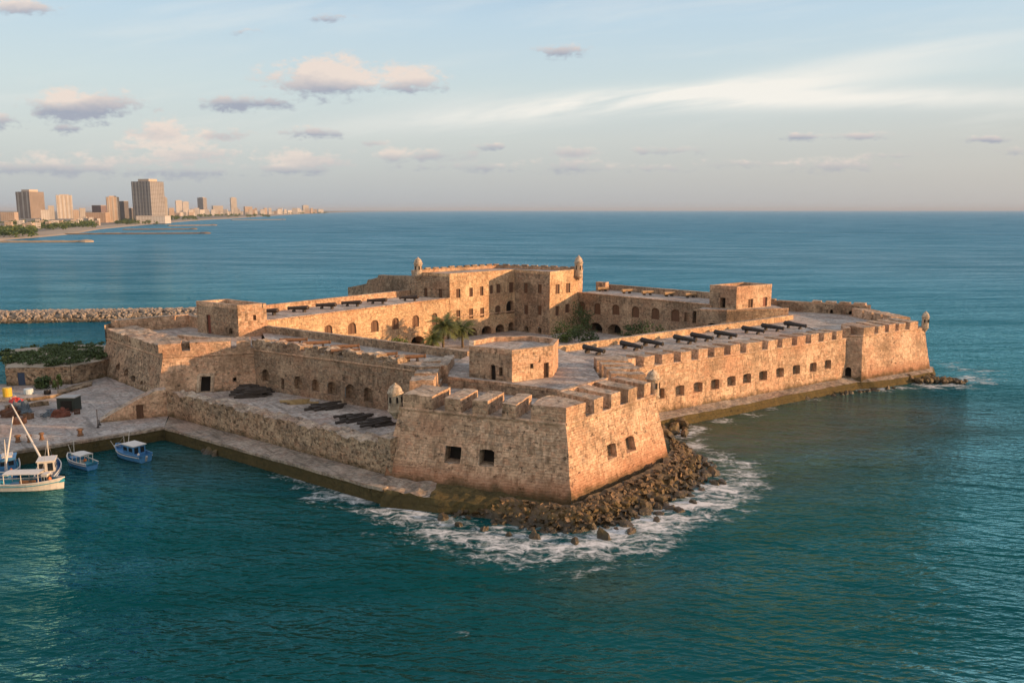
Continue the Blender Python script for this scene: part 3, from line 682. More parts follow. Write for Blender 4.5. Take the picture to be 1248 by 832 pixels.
# ---------------- right wing, in the shade
ew = thing('gallery_wing', 'shaded two storey wing right of the barracks, five rusty guns on its roof', 'fort building', (34, 220, 2))
eA, eB = V2(18.9, 234.0), V2(49.4, 203.4)
F = Fac(eA, eB, 2.0, 12.7)
for r in ((705, 713, 367.5, 381.5), (724, 732, 369.2, 383), (746, 755, 371, 383.7), (770, 779, 373.3, 387), (794, 803.4, 375.2, 389.3), (818, 828, 377, 391.7)): F.hole(*r, 'shutter', .35)
F.hole(834, 840, 381, 392, 'port'); F.hole(844, 849, 379, 394, 'dark')
for r in ((718, 734, 393, 411), (741, 757, 395, 412.5)): F.hole(*r, 'arcade', .5, 'arch', clampz=2.02)
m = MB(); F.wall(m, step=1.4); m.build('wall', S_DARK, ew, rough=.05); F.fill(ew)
x0, x1 = off_line(eA, eB, 13.8)
flat('gun_deck', [eA, eB, x1, x0], 12.7, S_DECK, ew)
cordon(ew, [eA, eB], 12.72, .22)
plainwall(ew, [eB, x1, x0, eA], 2, 12.7)
m = MB(); m.block([x0 - V2(.8, .8), x1 - V2(.8, .8), x1, x0], 12.6, 14.3, 0, 1, 1.2); m.build('parapet', [S_DARK, S_TOP], ew, rough=.06)
umerlons(ew, x0 - V2(4, 3.2), x0 - V2(1.5, 5.5), [(.0, .38), (.6, .98)], 12.7, 15.2, 1.8, None, rough=.12)
# low block in the courtyard corner
gb = thing('corner_block', 'low flat roofed shaded block with one arch before the square right-hand tower', 'fort building', (54, 200, 2))
F = Fac((44.8, 198), (51.7, 196.2), 2, 12.0); F.hole(862, 871, 393.5, 403, 'dark', .5, 'arch'); m = MB(); F.wall(m, step=1.2); m.build('wall', S_DARK, gb, rough=.05); F.fill(gb)
F = Fac((51.7, 196.2), (67.8, 199.8), 2, 12.0); m = MB(); F.wall(m, step=1.2); m.build('wall', S_DARK, gb, rough=.05)
plainwall(gb, [(67.8, 199.8), (67, 212), (49, 207), (44.8, 198)], 2, 12.0, S_DARK)
flat('roof', [(44.8, 198), (51.7, 196.2), (67.8, 199.8), (67, 212), (49, 207)], 11.95, S_DECK, gb)
parapet(gb, [(44.8, 198), (51.7, 196.2), (67.8, 199.8)], 11.9, 12.3, .6, rough=.04, mats=[S_WALL, S_TOP])
m = MB(); m.block([V2(68.2, 212), V2(60, 219), V2(60.8, 220), V2(69, 213)], 9, 13.2, 0, 1, 1.2); m.build('back_wall', [S_DARK, S_TOP], gb, rough=.06)
# right tower
wt = thing('watch_tower', 'square flat topped tower behind the long sea wall, two doors in its sunlit face', 'tower', (58, 206, 12))
tw = [V2(49.4, 204.3), V2(54.8, 199.5), V2(65.6, 206.7), V2(60, 212.4)]
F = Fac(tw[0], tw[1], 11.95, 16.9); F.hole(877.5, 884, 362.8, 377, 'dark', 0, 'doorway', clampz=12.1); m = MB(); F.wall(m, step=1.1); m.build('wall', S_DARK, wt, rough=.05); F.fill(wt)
F = Fac(tw[1], tw[2], 11.95, 16.9); F.hole(911.5, 917.6, 364.3, 377, 'shutter', 0, 'door', clampz=12.1); F.hole(929.8, 935, 362.2, 376, 'reddoor', 0, 'door', clampz=12.1); m = MB(); F.wall(m, step=1.1); m.build('wall', S_WALL, wt, rough=.05); F.fill(wt, S_WALL)
plainwall(wt, [tw[2], tw[3], tw[0]], 11.95, 16.9)
flat('roof', tw, 16.6, S_DECK, wt); parapet(wt, tw, 16.85, 17.6, .7, closed=True, rough=.04); parapet(wt, tw, 16.3, 16.87, .6, closed=True, rough=.02, proud=-.05)
# ---------------- left bastion
lb = thing('west_bastion', 'left bastion above the harbour yard, shaded left face, sunlit top and a black doorway', 'bastion', (-68, 160, 2)); lb.name = 'harbour_bastion'
l0, lc, lr = V2(-85.7, 171.5), V2(-64.5, 149.2), V2(-49.0, 154.2)
l0b, lcb, lrb = V2(-87.3, 169.8), V2(-65.3, 147.8), V2(-48.8, 153.0)
F = Fac(l0b, lcb, 1.8, 9.1, l0, lc)
for r in ((141, 146, 443, 451), (151.5, 156, 449, 459), (160, 165, 456.5, 464.5), (171, 175, 463.5, 469.5)): F.hole(*r, 'dark', .4, 'window', .7)
m = MB(); F.wall(m, step=1.1); m.build('wall', S_RUBBLE, lb, rough=.10); F.fill(lb)
F = Fac(lcb, lrb, 1.8, 9.1, lc, lr); F.hole(244.5, 257, 458.5, 477, 'door', 0, 'doorway', 1.0, clampz=2.35); F.hole(284, 288, 460, 465, 'dark', 0, 'window')
m = MB(); F.wall(m, step=1.1); m.build('wall', S_WALL, lb, rough=.08); F.fill(lb, S_TRIM)
h = F.holes[0]; m = MB()
for (a, b) in (((h[0] - .018, h[2]), (h[0] - .018, h[3] + .25)), ((h[1] + .018, h[2]), (h[1] + .018, h[3] + .25)), ((h[0] - .035, h[3] + .3), (h[1] + .035, h[3] + .3))):
    m.beam(F.pt(*a) + F.n * .02, F.pt(*b) + F.n * .02, .55, .55)
m.build('door_frame', S_TRIM, lb)
cordon(lb, [l0, lc, lr], 9.1, .18)
k0, k1 = off_line(l0, lc, 6.0); k2, k3 = off_line(lc, lr, 3.2); kc = isect(k0, k1, k2, k3)
m = MB(); m.block([l0, lc, kc, k0], 9.0, 11.2, 0, 1, .8, zin=11.5); m.build('parapet', [S_RUBBLE, S_TOP], lb, rough=.14, erode=(10.2, 11.2, .35))
m = MB(); m.block([lc, lr, k3, kc], 9.0, 10.1, 0, 1, 1.0); m.build('parapet', [S_WALL, S_TOP], lb, rough=.08)
merlons(lb, lc, lr, [(192.5, 220), (231, 281)], 10.0, 11.6, 3.0, zin=11.8); merlons(lb, lc, lr, [(288, 305)], 10.0, 11.5, 3.0, zin=11.9, rough=.2)
flat('gun_deck', [kc, k3, (-49, 158), (-53, 172), (-60, 182), (-72, 185), (-86, 173), k0], 10.0, S_DECK, lb)
m = MB(); m.block([V2(-84.5, 173), V2(-73, 183.5), V2(-74, 184.8), V2(-86, 174.4)], 9, 12.8, 0, 1, 1); m.block([V2(-73, 183.5), V2(-66, 177), V2(-65, 178), V2(-73.6, 185.5)], 9, 12.6, 0, 1, 1); m.build('back_wall', [S_WALL, S_TOP], lb, rough=.08)
plainwall(lb, [(-86, 171.5), (-86.4, 175), (-73, 186.5), (-60, 183)], 1, 12.0, S_RUBBLE)
parapet(lb, [V2(-67.3, 163.2), V2(-56.5, 157.8)], 9.9, 11.2, .9, rough=.06, name='inner_wall')
# left tower
lt = thing('block_house', 'square tower on the left bastion with a red brown door in its shaded side', 'tower', (-59, 173, 10))
tl_ = [V2(-67.8, 175.3), V2(-56.4, 167.5), V2(-51.5, 170.9), V2(-62.5, 179.5)]
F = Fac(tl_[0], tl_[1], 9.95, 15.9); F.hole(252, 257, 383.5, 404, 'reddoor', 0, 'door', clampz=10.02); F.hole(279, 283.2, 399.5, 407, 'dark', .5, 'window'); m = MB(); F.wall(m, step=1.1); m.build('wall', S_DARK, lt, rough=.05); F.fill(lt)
F = Fac(tl_[1], tl_[2], 9.95, 15.9); F.hole(308.3, 312.2, 383.7, 390.2, 'shutter'); m = MB(); F.wall(m, step=1.1); m.build('wall', S_WALL, lt, rough=.05); F.fill(lt, S_WALL)
plainwall(lt, [tl_[2], tl_[3], tl_[0]], 9.95, 15.9)
flat('roof', tl_, 15.7, S_DECK, lt); parapet(lt, tl_, 15.85, 16.75, .7, closed=True, rough=.04)
# ---------------- upper curtain between the two bastions, above the lower court
uc = thing('court_wall', 'shaded wall of the lower court between the two bastions with a row of arched niches', 'fortress wall', (-31, 142, 2.3))
uA, uB = V2(-49.0, 153.6), V2(-14.0, 131.6)
F = Fac(uA, uB, 2.2, 9.8)
for r in ((319.5, 327.7, 450, 464.5), (358.5, 368, 458, 474), (380, 388.7, 462, 477), (399, 410, 465, 481), (421, 433, 468, 486), (443, 454, 472, 490)): F.hole(*r, 'port', .5, 'arch', 1.0)
F.hole(342.5, 346.3, 460.5, 474, 'dark', .5, 'doorway'); F.hole(472, 477, 479, 492, 'dark', 0, 'doorway')
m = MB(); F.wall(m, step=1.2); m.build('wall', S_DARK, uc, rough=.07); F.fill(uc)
cordon(uc, [uA, uB], 9.8, .18)
z0, z1 = off_line(uA, uB, 3.4)
m = MB(); m.block([uA, uB, z1, z0], 9.75, 10.6, 0, 1, .8); m.build('parapet', [S_DARK, S_TOP], uc, rough=.12)
for x0_, x1_ in ((307, 324), (329, 344), (349, 366), (372, 388), (394, 411), (417, 434), (441, 459), (466, 484)):
    u0, u1 = u_at_px(uA, uB, 11.6, x0_), u_at_px(uA, uB, 11.6, x1_)
    p, q = uA.lerp(uB, u0), uA.lerp(uB, u1); dd = (uB - uA).normalized(); nn = V2(dd.y, -dd.x)
    m = MB(); m.block([p, q, q - nn * 3.1, p - nn * 3.1], 10.4, 11.9, 0, 1, .5, zin=11.6); m.build('merlon', [S_DARK, S_TOP], uc, rough=.25, freq=.6, erode=(10.6, 11.6, .65))
flat('gun_deck', [z0, z1, (-10.5, 133), (-7.8, 139.1), (-53, 171.8)], 10.55, S_DECK, uc)
parapet(uc, [V2(-53, 171.6), V2(-7.7, 139.1)], 10.4, 12.0, .9, rough=.05, mats=[S_DARK, S_TOP], name='inner_wall')
plainwall(uc, [(-52.4, 172.6), (-7.3, 140.1)], 2, 10.6, S_DARK)
for px_ in (418, 455):
    m = MB(); p = at(px_, 491, 2.3); m.block([V2(p.x - .25, p.y - .25), V2(p.x + .25, p.y - .25), V2(p.x + .25, p.y + .25), V2(p.x - .25, p.y + .25)], 2.3, 6.2, 0, 0); m.build('pilaster', S_TRIM, uc, rough=.03)
# ---------------- outer wall along the quay with its sloping end
ow = thing('outer_wall', 'long weathered rubble wall along the quay with a crumbling top and a small brown door', 'wall', (-42, 122, 2))
oA, oB = V2(-57.6, 133.6), V2(-16.3, 102.6)
i0, i1 = off_line(oA, oB, 2.8)
m = MB(); m.block([oA, oB, i1, i0], 1.9, 6.3, 0, 1, .6, zin=6.15); m.build('wall', [S_RUBBLE, S_TOP], ow, rough=.16, freq=.5, erode=(4.6, 6.3, .75))
m = MB(); m.block([V2(-17.5, 103.5), V2(-15.6, 102.0), V2(-13.8, 104.5), V2(-15.6, 106)], 1.9, 7.0, 0, 1, .7); m.build('pier', [S_RUBBLE, S_TOP], ow, rough=.10)
rA = V2(-66.8, 129.2)
F = Fac(rA, oA, 1.95, 2.0 + 4.6); F.hole(166, 174.6, 493, 506.6, 'shutter', 0, 'door', clampz=2.05); F.z1 = 6.6
m = MB(); us = [k / 18 for k in range(19)]
def ztop(u): return 2.1 + 4.4 * min(1, max(0, u * 1.18)) ** .85
F.wall(m, step=.5)
keep = []
for f, mm in zip(m.f, m.m):
    for i in f:
        pass
for i, vv in enumerate(m.v):
    u = (Vector((vv.x, vv.y)) - rA).length / F.L; zt = ztop(u)
    if vv.z > zt: m.v[i] = Vector((vv.x, vv.y, zt))
for u, w in zip(us, us[1:]):
    a, b = F.pt(u, 2), F.pt(w, 2); a.z, b.z = ztop(u), ztop(w); o = F.n * -2.6
    m.quad(a, b, b + o, a + o, 1); m.quad((a.x + o.x, a.y + o.y, 1.9), (b.x + o.x, b.y + o.y, 1.9), b + o, a + o, 0)
m.build('sloping_wall', [S_WALL, S_TOP], ow, rough=.08); F.fill(ow, S_WALL)
# ---------------- ruin with the green top behind the yard
rn = thing('ruined_store', 'low ruined stone store with a blue door and a green overgrown top beside the yard', 'ruin', (-92, 165, 2))
rp = [V2(-99, 157.4), V2(-86.8, 159.2), V2(-84, 166), V2(-84, 185), V2(-100, 186), V2(-112, 178), V2(-103, 166)]
F = Fac(rp[0], rp[1], 1.9, 5.5); F.hole(21.5, 30.5, 454, 467.5, 'bluedoor', 0, 'door', clampz=2.05); m = MB(); F.wall(m, step=.9); m.build('wall', S_RUBBLE, rn, rough=.12); F.fill(rn)
m = MB()
for a, b in zip(rp[1:], rp[2:] + rp[:1]): m.quad((*a, 1.0), (*b, 1.0), (*b, 5.5), (*a, 5.5), 0, 1)
m.build('wall', S_RUBBLE, rn, rough=.14)
# ground on the ruin: mound
m = MB(); cx = V2(-96, 172)
rings = [[cx.lerp(p, k) for p in [rp[i].lerp(rp[(i + 1) % 7], j / 5) for i in range(7) for j in range(5)]] for k in (1.0, .8, .6, .4, .2)]
zz = [5.5, 5.9, 6.2, 6.35, 6.4]
for j in range(4):
    n = len(rings[j])
    for k in range(n):
        a, b, c_, d_ = rings[j][k], rings[j][(k + 1) % n], rings[j + 1][(k + 1) % n], rings[j + 1][k]
        m.quad((*a, zz[j]), (*b, zz[j]), (*c_, zz[j + 1]), (*d_, zz[j + 1]))
m.poly([(*p, zz[4]) for p in rings[4]])
m.build('overgrown_top', plain('dry_soil', (0.30, 0.26, 0.20), .95, .4, .6), rn, rough=.3, freq=.3)
# ================================================================== FOLIAGE
def leaf_cluster(mb, c, rad, n, size, seed, flatten=1.0, m=0):
    rg = random.Random(seed); c = Vector(c)
    clumps = []
    for _ in range(max(4, n // 45)):
        while True:
            p = Vector((rg.uniform(-1, 1), rg.uniform(-1, 1), rg.uniform(-1, 1)))
            if .25 < p.length < 1: break
        clumps.append((Vector((p.x * rad[0], p.y * rad[1], p.z * rad[2] * flatten)), rg.uniform(.22, .42)))
    for _ in range(n):
        cc, cr = rg.choice(clumps)
        p = c + cc + Vector((rg.gauss(0, 1) * rad[0], rg.gauss(0, 1) * rad[1], rg.gauss(0, 1) * rad[2])) * (cr * .6)
        a = Vector((rg.uniform(-1, 1), rg.uniform(-1, 1), rg.uniform(-.6, 1))).normalized(); b = a.cross(Vector((rg.uniform(-1, 1), rg.uniform(-1, 1), rg.uniform(-1, 1)))).normalized()
        s = size * rg.uniform(.6, 1.4)
        mb.poly((p - a * s, p + b * s * .5, p + a * s, p - b * s * .5), m)
def bush(label, c, rad, seed, group=None, mat=None, n=1000, size=.28):
    t = thing('bush', label, 'bush', (c[0], c[1], c[2]), group)
    mb = MB(); leaf_cluster(mb, (c[0], c[1], c[2] + rad[2]), rad, n, size, seed); mb.build('foliage', mat or LEAF, t)
    st = MB()
    rg = random.Random(seed)
    for k in range(5): st.tube([(c[0], c[1], c[2]), (c[0] + rg.uniform(-.6, .6) * rad[0], c[1] + rg.uniform(-.6, .6) * rad[1], c[2] + rad[2] * 1.3)], [.08, .03], 5)
    st.build('stem', BARK, t)
    return t
def palm(label, c, h, crown, seed, lean=(0, 0)):
    rg = random.Random(seed); t = thing('palm_tree', label, 'palm', c, 'palms in the inner courtyard')
    top = Vector((c[0] + lean[0], c[1] + lean[1], c[2] + h))
    b = Vector(c); mb = MB(); mb.tube([b, b.lerp(top, .4) + Vector((-lean[0] * .15, 0, 0)), b.lerp(top, .75), top], [.34, .26, .24, .2], 8); mb.build('trunk', BARK, t)
    mb = MB()
    for k in range(58):
        az = rg.uniform(0, 2 * math.pi); el = rg.uniform(-.5, 1.25); L = crown * rg.uniform(.8, 1.1)
        d = Vector((math.cos(az) * math.cos(el), math.sin(az) * math.cos(el), math.sin(el)))
        side = Vector((-math.sin(az), math.cos(az), 0)); prev = None; p = top.copy(); v = d.copy(); seg = 9
        for i in range(seg + 1):
            w = crown * .22 * math.sin(math.pi * min(1, (i + .8) / (seg + 1)))
            if prev is not None:
                q0, w0 = prev
                for sg in (-1, 1):
                    for e in (0, .5):
                        a = q0.lerp(p, e); bb = q0.lerp(p, e + .34); tip = a + side * sg * w * rg.uniform(.8, 1.2) + v * (w * .7) + Vector((0, 0, -w * .45))
                        mb.poly((a, bb, tip))
            prev = (p.copy(), w); p = p + v * (L / seg); v = (v + Vector((0, 0, -.17))).normalized()
    mb.build('crown', PALM_LEAF, t); return t
def gp(px, py, z): return tuple(at(px, py, z))
def on_y(px, Y, z): return ((px - 624) / FPX * (Y * CP - (z - H) * SP), Y, z)
palm('tallest palm with a full crown in front of the courtyard arches', on_y(540, 199, 2), 6.0, 5.2, 3, (.4, 0))
palm('shorter palm just right of the tallest courtyard palm', on_y(564, 203, 2), 4.6, 4.4, 5, (-.3, 0))
palm('small palm half hidden at the left of the tallest courtyard palm', on_y(529, 194, 2), 3.6, 3.8, 8, (-.4, 0))
bush('round bush beyond the parapet left of the palms, at the foot of the long wing', on_y(487, 186, 2), (2.2, 2.2, 2.3), 11)
bush('dark tall shrub climbing the inner corner where barracks and shaded wing meet', on_y(708, 224, 2), (3.4, 2, 4.6), 12, None, LEAF_DARK, 900)
bush('bright green bush in front of the sunlit end of the barracks', on_y(690, 212, 2), (4.0, 2.6, 2.6), 13)
bush('leafy green bush below the two lower arches of the shaded wing', on_y(712, 207, 2), (3.6, 2.6, 2.4), 14, None, LEAF_DARK)
bush('wide shrub against the shaded wing right of its two arches', on_y(775, 208, 2), (3.8, 2, 2.8), 15, None, LEAF_DARK, 700)
bush('bright bush in the shaded courtyard behind the long sunlit parapet', on_y(792, 203, 2), (4.2, 2.4, 2.9), 16, None, LEAF, 800)
bush('thin dark shrub at the far right end of the courtyard planting', on_y(812, 202, 2), (2.6, 1.5, 1.6), 17, None, LEAF_DARK, 450)
bush('small round dark green bush beside the ruined store in the yard', gp(52, 473, 2), (1.5, 1.2, 1.1), 18, None, LEAF_DARK)
bush('upright green shrub between the ruined store and the left bastion', gp(71, 474, 2), (.8, .7, 1.4), 19, None, LEAF, 300)
mb = MB(); rg = random.Random(4)
for k in range(420):
    w = [rg.random() for _ in rp]; s_ = sum(w); p = sum((q * (a / s_) for q, a in zip(rp, w)), V2(0, 0)); p = cx + (p - cx) * rg.uniform(1.2, 2.3)
    if mnoise.noise(Vector((p.x * .2, p.y * .2, 3))) < -.28 - max(0, (p.x + 98) * .03) or not (-110 < p.x < -85 and 159.5 < p.y < 184): continue
    leaf_cluster(mb, (p.x, p.y, 6.1), (1.7, 1.7, .5), 130, .26, k)
stuff(mb.build('ground_cover', LEAF_DARK), 'green ground cover growing over the ruined store top', 'shrubs')
# ================================================================== CANNONS
def cannon_proto(name, label, L, r, mat, carriage, cat='cannon'):
    t = thing(name, label, cat)
    mb = MB(); n = 12
    prof = [(-L * .5 - .28, .05), (-L * .5 - .22, r * .4), (-L * .5 - .1, r * .35), (-L * .5, r * .95), (-L * .5 + .12, r * 1.08), (-L * .5 + .2, r), (-L * .1, r * .9), (-L * .1 + .08, r * .98), (-L * .1 + .16, r * .86), (L * .36, r * .68), (L * .42, r * .66), (L * .47, r * .88), (L * .5, r * .8)]
    mb.tube([(x, 0, r * 1.35 + .25) for x, _ in prof], [q for _, q in prof], n, 0, True)
    mb.tube([(0, -r * 1.5, r * 1.3 + .25), (0, r * 1.5, r * 1.3 + .25)], .1, 8)
    mb.build('barrel', mat, t)
    mb = MB(); mb.tube([(L * .49, 0, r * 1.35 + .25), (L * .503, 0, r * 1.35 + .25)], r * .42, 10); mb.build('bore', BLACK, t)
    if carriage:
        mb = MB()
        for s in (-1, 1):
            mb.box((-L * .16, s * r * 1.1, .42), (L * .46, .16, .5)); mb.box((-L * .3, s * r * 1.1, .3), (L * .2, .17, .32))
        mb.box((-L * .05, 0, .28), (.25, r * 2, .2)); mb.box((-L * .33, 0, .28), (.25, r * 2, .2)); mb.build('carriage', TIMBER, t)
        for x in (-L * .33, L * .0):
            for s in (-1, 1):
                mb = MB(); mb.tube([(x, s * (r * 1.1 + .1), .2), (x, s * (r * 1.1 + .24), .2)], .2, 10); mb.build('wheel', TIMBER, t)
    else:
        for x in (-L * .3, L * .22):
            mb = MB(); mb.box((x, 0, (r * .5 + .2) / 2 + .02), (.35, r * 2.4, r * .5 + .28)); mb.build('cradle', TIMBER, t)
    return t
def place(proto, first, label, group, loc, rz, pitch=0.0):
    o = proto if first else copy_tree(proto)
    o.location = loc; o.rotation_euler = (0, pitch, rz); o['label'] = label; o['group'] = group
    return o
ORD = ['first', 'second', 'third', 'fourth', 'fifth', 'sixth', 'seventh', 'eighth', 'ninth']
pr = cannon_proto('cannon', 'black cannon', 4.8, .5, IRON, False)
for i, (x0, y0, x1, y1) in enumerate([(711, 420, 736, 430), (755.6, 415, 782.8, 425), (781, 412, 808, 421), (821, 408, 848, 417), (841, 405, 869.6, 414), (869, 402, 899, 411), (902, 397.5, 933.5, 405), (927, 394, 956, 402), (953, 391.5, 985, 399)]):
    p = at((x0 + x1) / 2, (y0 + y1) / 2, 11.25)
    place(pr, i == 0, f'big black cannon on the right sea wall deck, {ORD[i]} from the turret end', 'black cannons along the right sea wall', (p.x, p.y, 10.32), R(-40 + (i * 37 % 9) - 4), R(4.0))
pr2 = cannon_proto('cannon', 'dark cannon', 5.0, .5, plain('brown_black_iron', (.05, .034, .026), .7, .4, 4), False)
for i, (x0, x1, y) in enumerate([(320, 333, 379.5), (354, 373, 376), (386, 409, 372.3), (418, 439, 369.5), (449, 470, 366.5), (489, 508, 363)]):
    p = at((x0 + x1) / 2, y, 13.7)
    place(pr2, i == 0, f'dark cannon on the roof of the left wing, {ORD[i]} from the left', 'dark cannons on the left wing roof', (p.x, p.y, 12.95), R(172 + (i * 23 % 11) - 5), R(3))
pr3 = cannon_proto('cannon', 'rusty cannon', 3.4, .45, RUST_PALE, False)
for i, (x0, x1, y) in enumerate([(727, 743, 351), (757, 772, 353.5), (783, 796, 355.5), (810, 822, 357), (836, 848, 358.5)]):
    p = at((x0 + x1) / 2, y + 1, 13.4)
    place(pr3, i == 0, f'sunlit rusty cannon on the shaded right wing roof, {ORD[i]} from the barracks', 'rusty cannons on the right wing roof', (p.x, p.y, 12.72), R(20 + (i * 31 % 12) - 6), R(-2))
pr4 = cannon_proto('gun_barrel', 'rusty barrel', 5.2, .42, RUST, False, 'gun barrel')
for i, (x0, y0, x1, y1) in enumerate([(343, 416, 373, 411), (371, 420, 401, 414), (406, 424, 435, 419), (413, 428, 429, 425), (449.5, 434, 483, 428), (482, 436, 519, 432)]):
    p = at((x0 + x1) / 2, (y0 + y1) / 2, 11.5)
    place(pr4, i == 0, f'rust brown gun barrel lying on the court wall deck, {ORD[i]} from the left tower', 'rusty gun barrels above the lower court', (p.x, p.y, 10.6), R(14 + (i * 29 % 10) - 5), R(-1))
# ================================================================== TIMBER PILES in the lower court
def beam_proto(L, w, h, mat):
    mb = MB(); n = 7; A = []
    for i in range(n):
        x = -L / 2 + L * i / (n - 1)
        A.append([Vector((x, -w / 2, 0)), Vector((x, w / 2, 0)), Vector((x, w / 2, h)), Vector((x, -w / 2, h))])
    for a, b in zip(A, A[1:]):
        for k in range(4): mb.poly((a[k], a[(k + 1) % 4], b[(k + 1) % 4], b[k]))
    mb.poly(A[0]); mb.poly(A[-1])
    return mb.build('timber_log', mat, None, rough=.12, freq=1.3)
bd = beam_proto(5.0, .44, .36, TIMBER); bd_p = beam_proto(4.6, .34, .26, TIMBER_PALE)
rg = random.Random(21); used = {}
def pile(c, n, rows, ang, label, group, proto, L):
    c = Vector(c); d = Vector((math.cos(ang), math.sin(ang), 0)); s = Vector((-d.y, d.x, 0)); k = 0
    h = .36 if proto is bd else .26; w = (.56 if rows > 2 else .86) if proto is bd else .5
    for r_ in range(rows):
        for j in range(n - r_):
            o = proto if proto.name not in used else proto.copy()
            if proto.name in used: COL.objects.link(o)
            used[proto.name] = 1
            p = c + s * ((j - (n - r_ - 1) / 2) * w) + d * rg.uniform(-1.1, 1.1)
            o.location = (p.x, p.y, 2.32 + r_ * h); o.rotation_euler = (0, rg.uniform(-.04, .04), ang + rg.uniform(-1, 1) * (.26 if rows > 2 else .10)); o.scale = (rg.uniform(.6, 1.2), rg.uniform(.6, 1.2), rg.uniform(.85, 1.1)); o['label'] = label; o['category'] = 'log'; o['group'] = group; k += 1
pile(gp(308, 482, 2.3), 8, 4, R(8), 'black tarred log in the untidy pile below the black doorway of the left bastion', 'logs piled by the doorway', bd, 5)
pile(gp(296, 474, 2.3), 6, 3, R(-15), 'black tarred log in the untidy pile below the black doorway of the left bastion', 'logs piled by the doorway', bd, 5)
pile(gp(366, 491, 2.3), 5, 2, R(12), 'pale yellowish plank in the small stack between the black piles', 'pale planks in the lower court', bd_p, 4)
pile(gp(398, 497, 2.3), 5, 2, R(35), 'black log in the neat middle stack of the lower court', 'logs in the middle stack', bd, 5)
pile(gp(430, 511, 2.3), 5, 2, R(38), 'black log in the stack next to the front bastion, left half', 'logs in the left half of the near stack', bd, 5)
pile(gp(459, 517, 2.3), 5, 2, R(33), 'black log in the stack against the front bastion, right half', 'logs in the right half of the near stack', bd, 5)
# ================================================================== BOATS
def hull_boat(name, label, c, rz, L, B, fb_, hullmat, deckmat, gun, trim=None):
    t = thing(name, label, 'boat', (0, 0, 0))
    n = 14; secs = []
    for i in range(n + 1):
        u = i / n; x = -L / 2 + L * u
        w = B / 2 * (0.78 + .22 * math.sin(min(1, u * 1.8) * math.pi / 2)) * (1 - max(0, (u - .5) / .5) ** 2.4 * .97)
        sheer = fb_ * (1 + .75 * max(0, u - .35) ** 1.7 * 1.6 + .08 * (1 - u)); rake = .5 * max(0, u - .6) * L * .12
        secs.append([(x - rake * 1.4, -w * .35, -.35), (x - rake * .6, -w * .82, .1), (x, -w, sheer), (x, -w * .9, sheer - .02), (x, -w * .84, sheer * .62), (x, w * .84, sheer * .62), (x, w * .9, sheer - .02), (x, w, sheer), (x - rake * .6, w * .82, .1), (x - rake * 1.4, w * .35, -.35)])
    mb = MB(); gw = MB()
    for a, b in zip(secs, secs[1:]):
        for k in (0, 1, 7, 8): mb.poly((a[k], b[k], b[k + 1], a[k + 1]), 0)
        for k in (3, 4, 5): mb.poly((a[k], b[k], b[k + 1], a[k + 1]), 1)
    for q in (secs[0], secs[-1]): mb.poly([q[0], q[1], q[2], q[7], q[8], q[9]], 0); mb.poly([q[3], q[4], q[5], q[6]], 1)
    h = mb.build('hull', [hullmat, deckmat], t)
    for sd in (2, 7): gw.tube([Vector(s[sd]) + Vector((0, 0, .03)) for s in secs], .085, 6)
    gw.build('gunwale', gun, h)
    if trim:
        tm = MB()
        for sg in (-1, 1): tm.tube([Vector((s[2][0], sg * abs(s[2][1]) * .985, s[2][2] * .72 + .02)) for s in secs], .06, 5)
        tm.build('rubbing_strake', trim, h)
    return t
def finish(t, c, rz): t.location = c; t.rotation_euler = (0, 0, rz)
def canopy(t, x0, x1, w, z0, z1, mat, postmat, name='canopy'):
    mb = MB()
    for i in range(4):
        a = x0 + (x1 - x0) * i / 4; b = x0 + (x1 - x0) * (i + 1) / 4
        for s in range(4):
            y0 = -w / 2 + w * s / 4; y1 = y0 + w / 4; f = lambda y: z1 + .12 * (1 - (2 * y / w) ** 2)
            mb.poly(((a, y0, f(y0)), (b, y0, f(y0)), (b, y1, f(y1)), (a, y1, f(y1)))); mb.poly(((a, y0, f(y0) - .07), (b, y0, f(y0) - .07), (b, y1, f(y1) - .07), (a, y1, f(y1) - .07)))
    for yy in (-w / 2, w / 2): mb.poly(((x0, yy, z1 - .07), (x1, yy, z1 - .07), (x1, yy, z1), (x0, yy, z1)))
    for xx in (x0, x1): mb.poly(((xx, -w / 2, z1 - .07), (xx, w / 2, z1 - .07), (xx, w / 2, z1 + .0), (xx, -w / 2, z1)))
    o = mb.build(name, mat, t)
    for x in (x0 + .1, (x0 + x1) / 2, x1 - .1):
        for s in (-1, 1):
            p = MB(); p.tube([(x, s * (w / 2 - .08), z0), (x, s * (w / 2 - .08), z1)], .05, 6); p.build('post', postmat, o)
    return o
def cabin(t, x0, x1, w, z0, z1, mat, roofmat, over=.2, open_aft=False):
    mb = MB(); mb.block([(x0, -w / 2), (x1, -w / 2), (x1 - .1, w / 2), (x0, w / 2)], z0, z1, 0, 0); c = mb.build('cabin', mat, t)
    r = MB(); r.block([(x0 - over, -w / 2 - over * .6), (x1 + over * .6, -w / 2 - over * .6), (x1 + over * .6, w / 2 + over * .6), (x0 - over, w / 2 + over * .6)], z1 + .003, z1 + .12, 0, 0, bottom=True); r.build('cabin_roof', roofmat, c)
    zc = z0 + (z1 - z0) * .66; hh = (z1 - z0) * .36
    for k in range(2):
        x = x0 + (x1 - x0) * (k + .5) / 2
        for s in (-1, 1):
            g = MB(); g.box((x, s * (w / 2 + .004), zc), ((x1 - x0) * .34, .03, hh)); g.build('window', GLASS, c)
    for s in (-.25, .25):
        g = MB(); g.box((x0 - .004, s * w, zc - .1), (.03, w * .32, hh * 1.5)); g.build('window', GLASS, c)
        g = MB(); g.box((x1 - .02, s * w, zc), (.09, w * .34, hh)); g.build('window', GLASS, c)
    return c
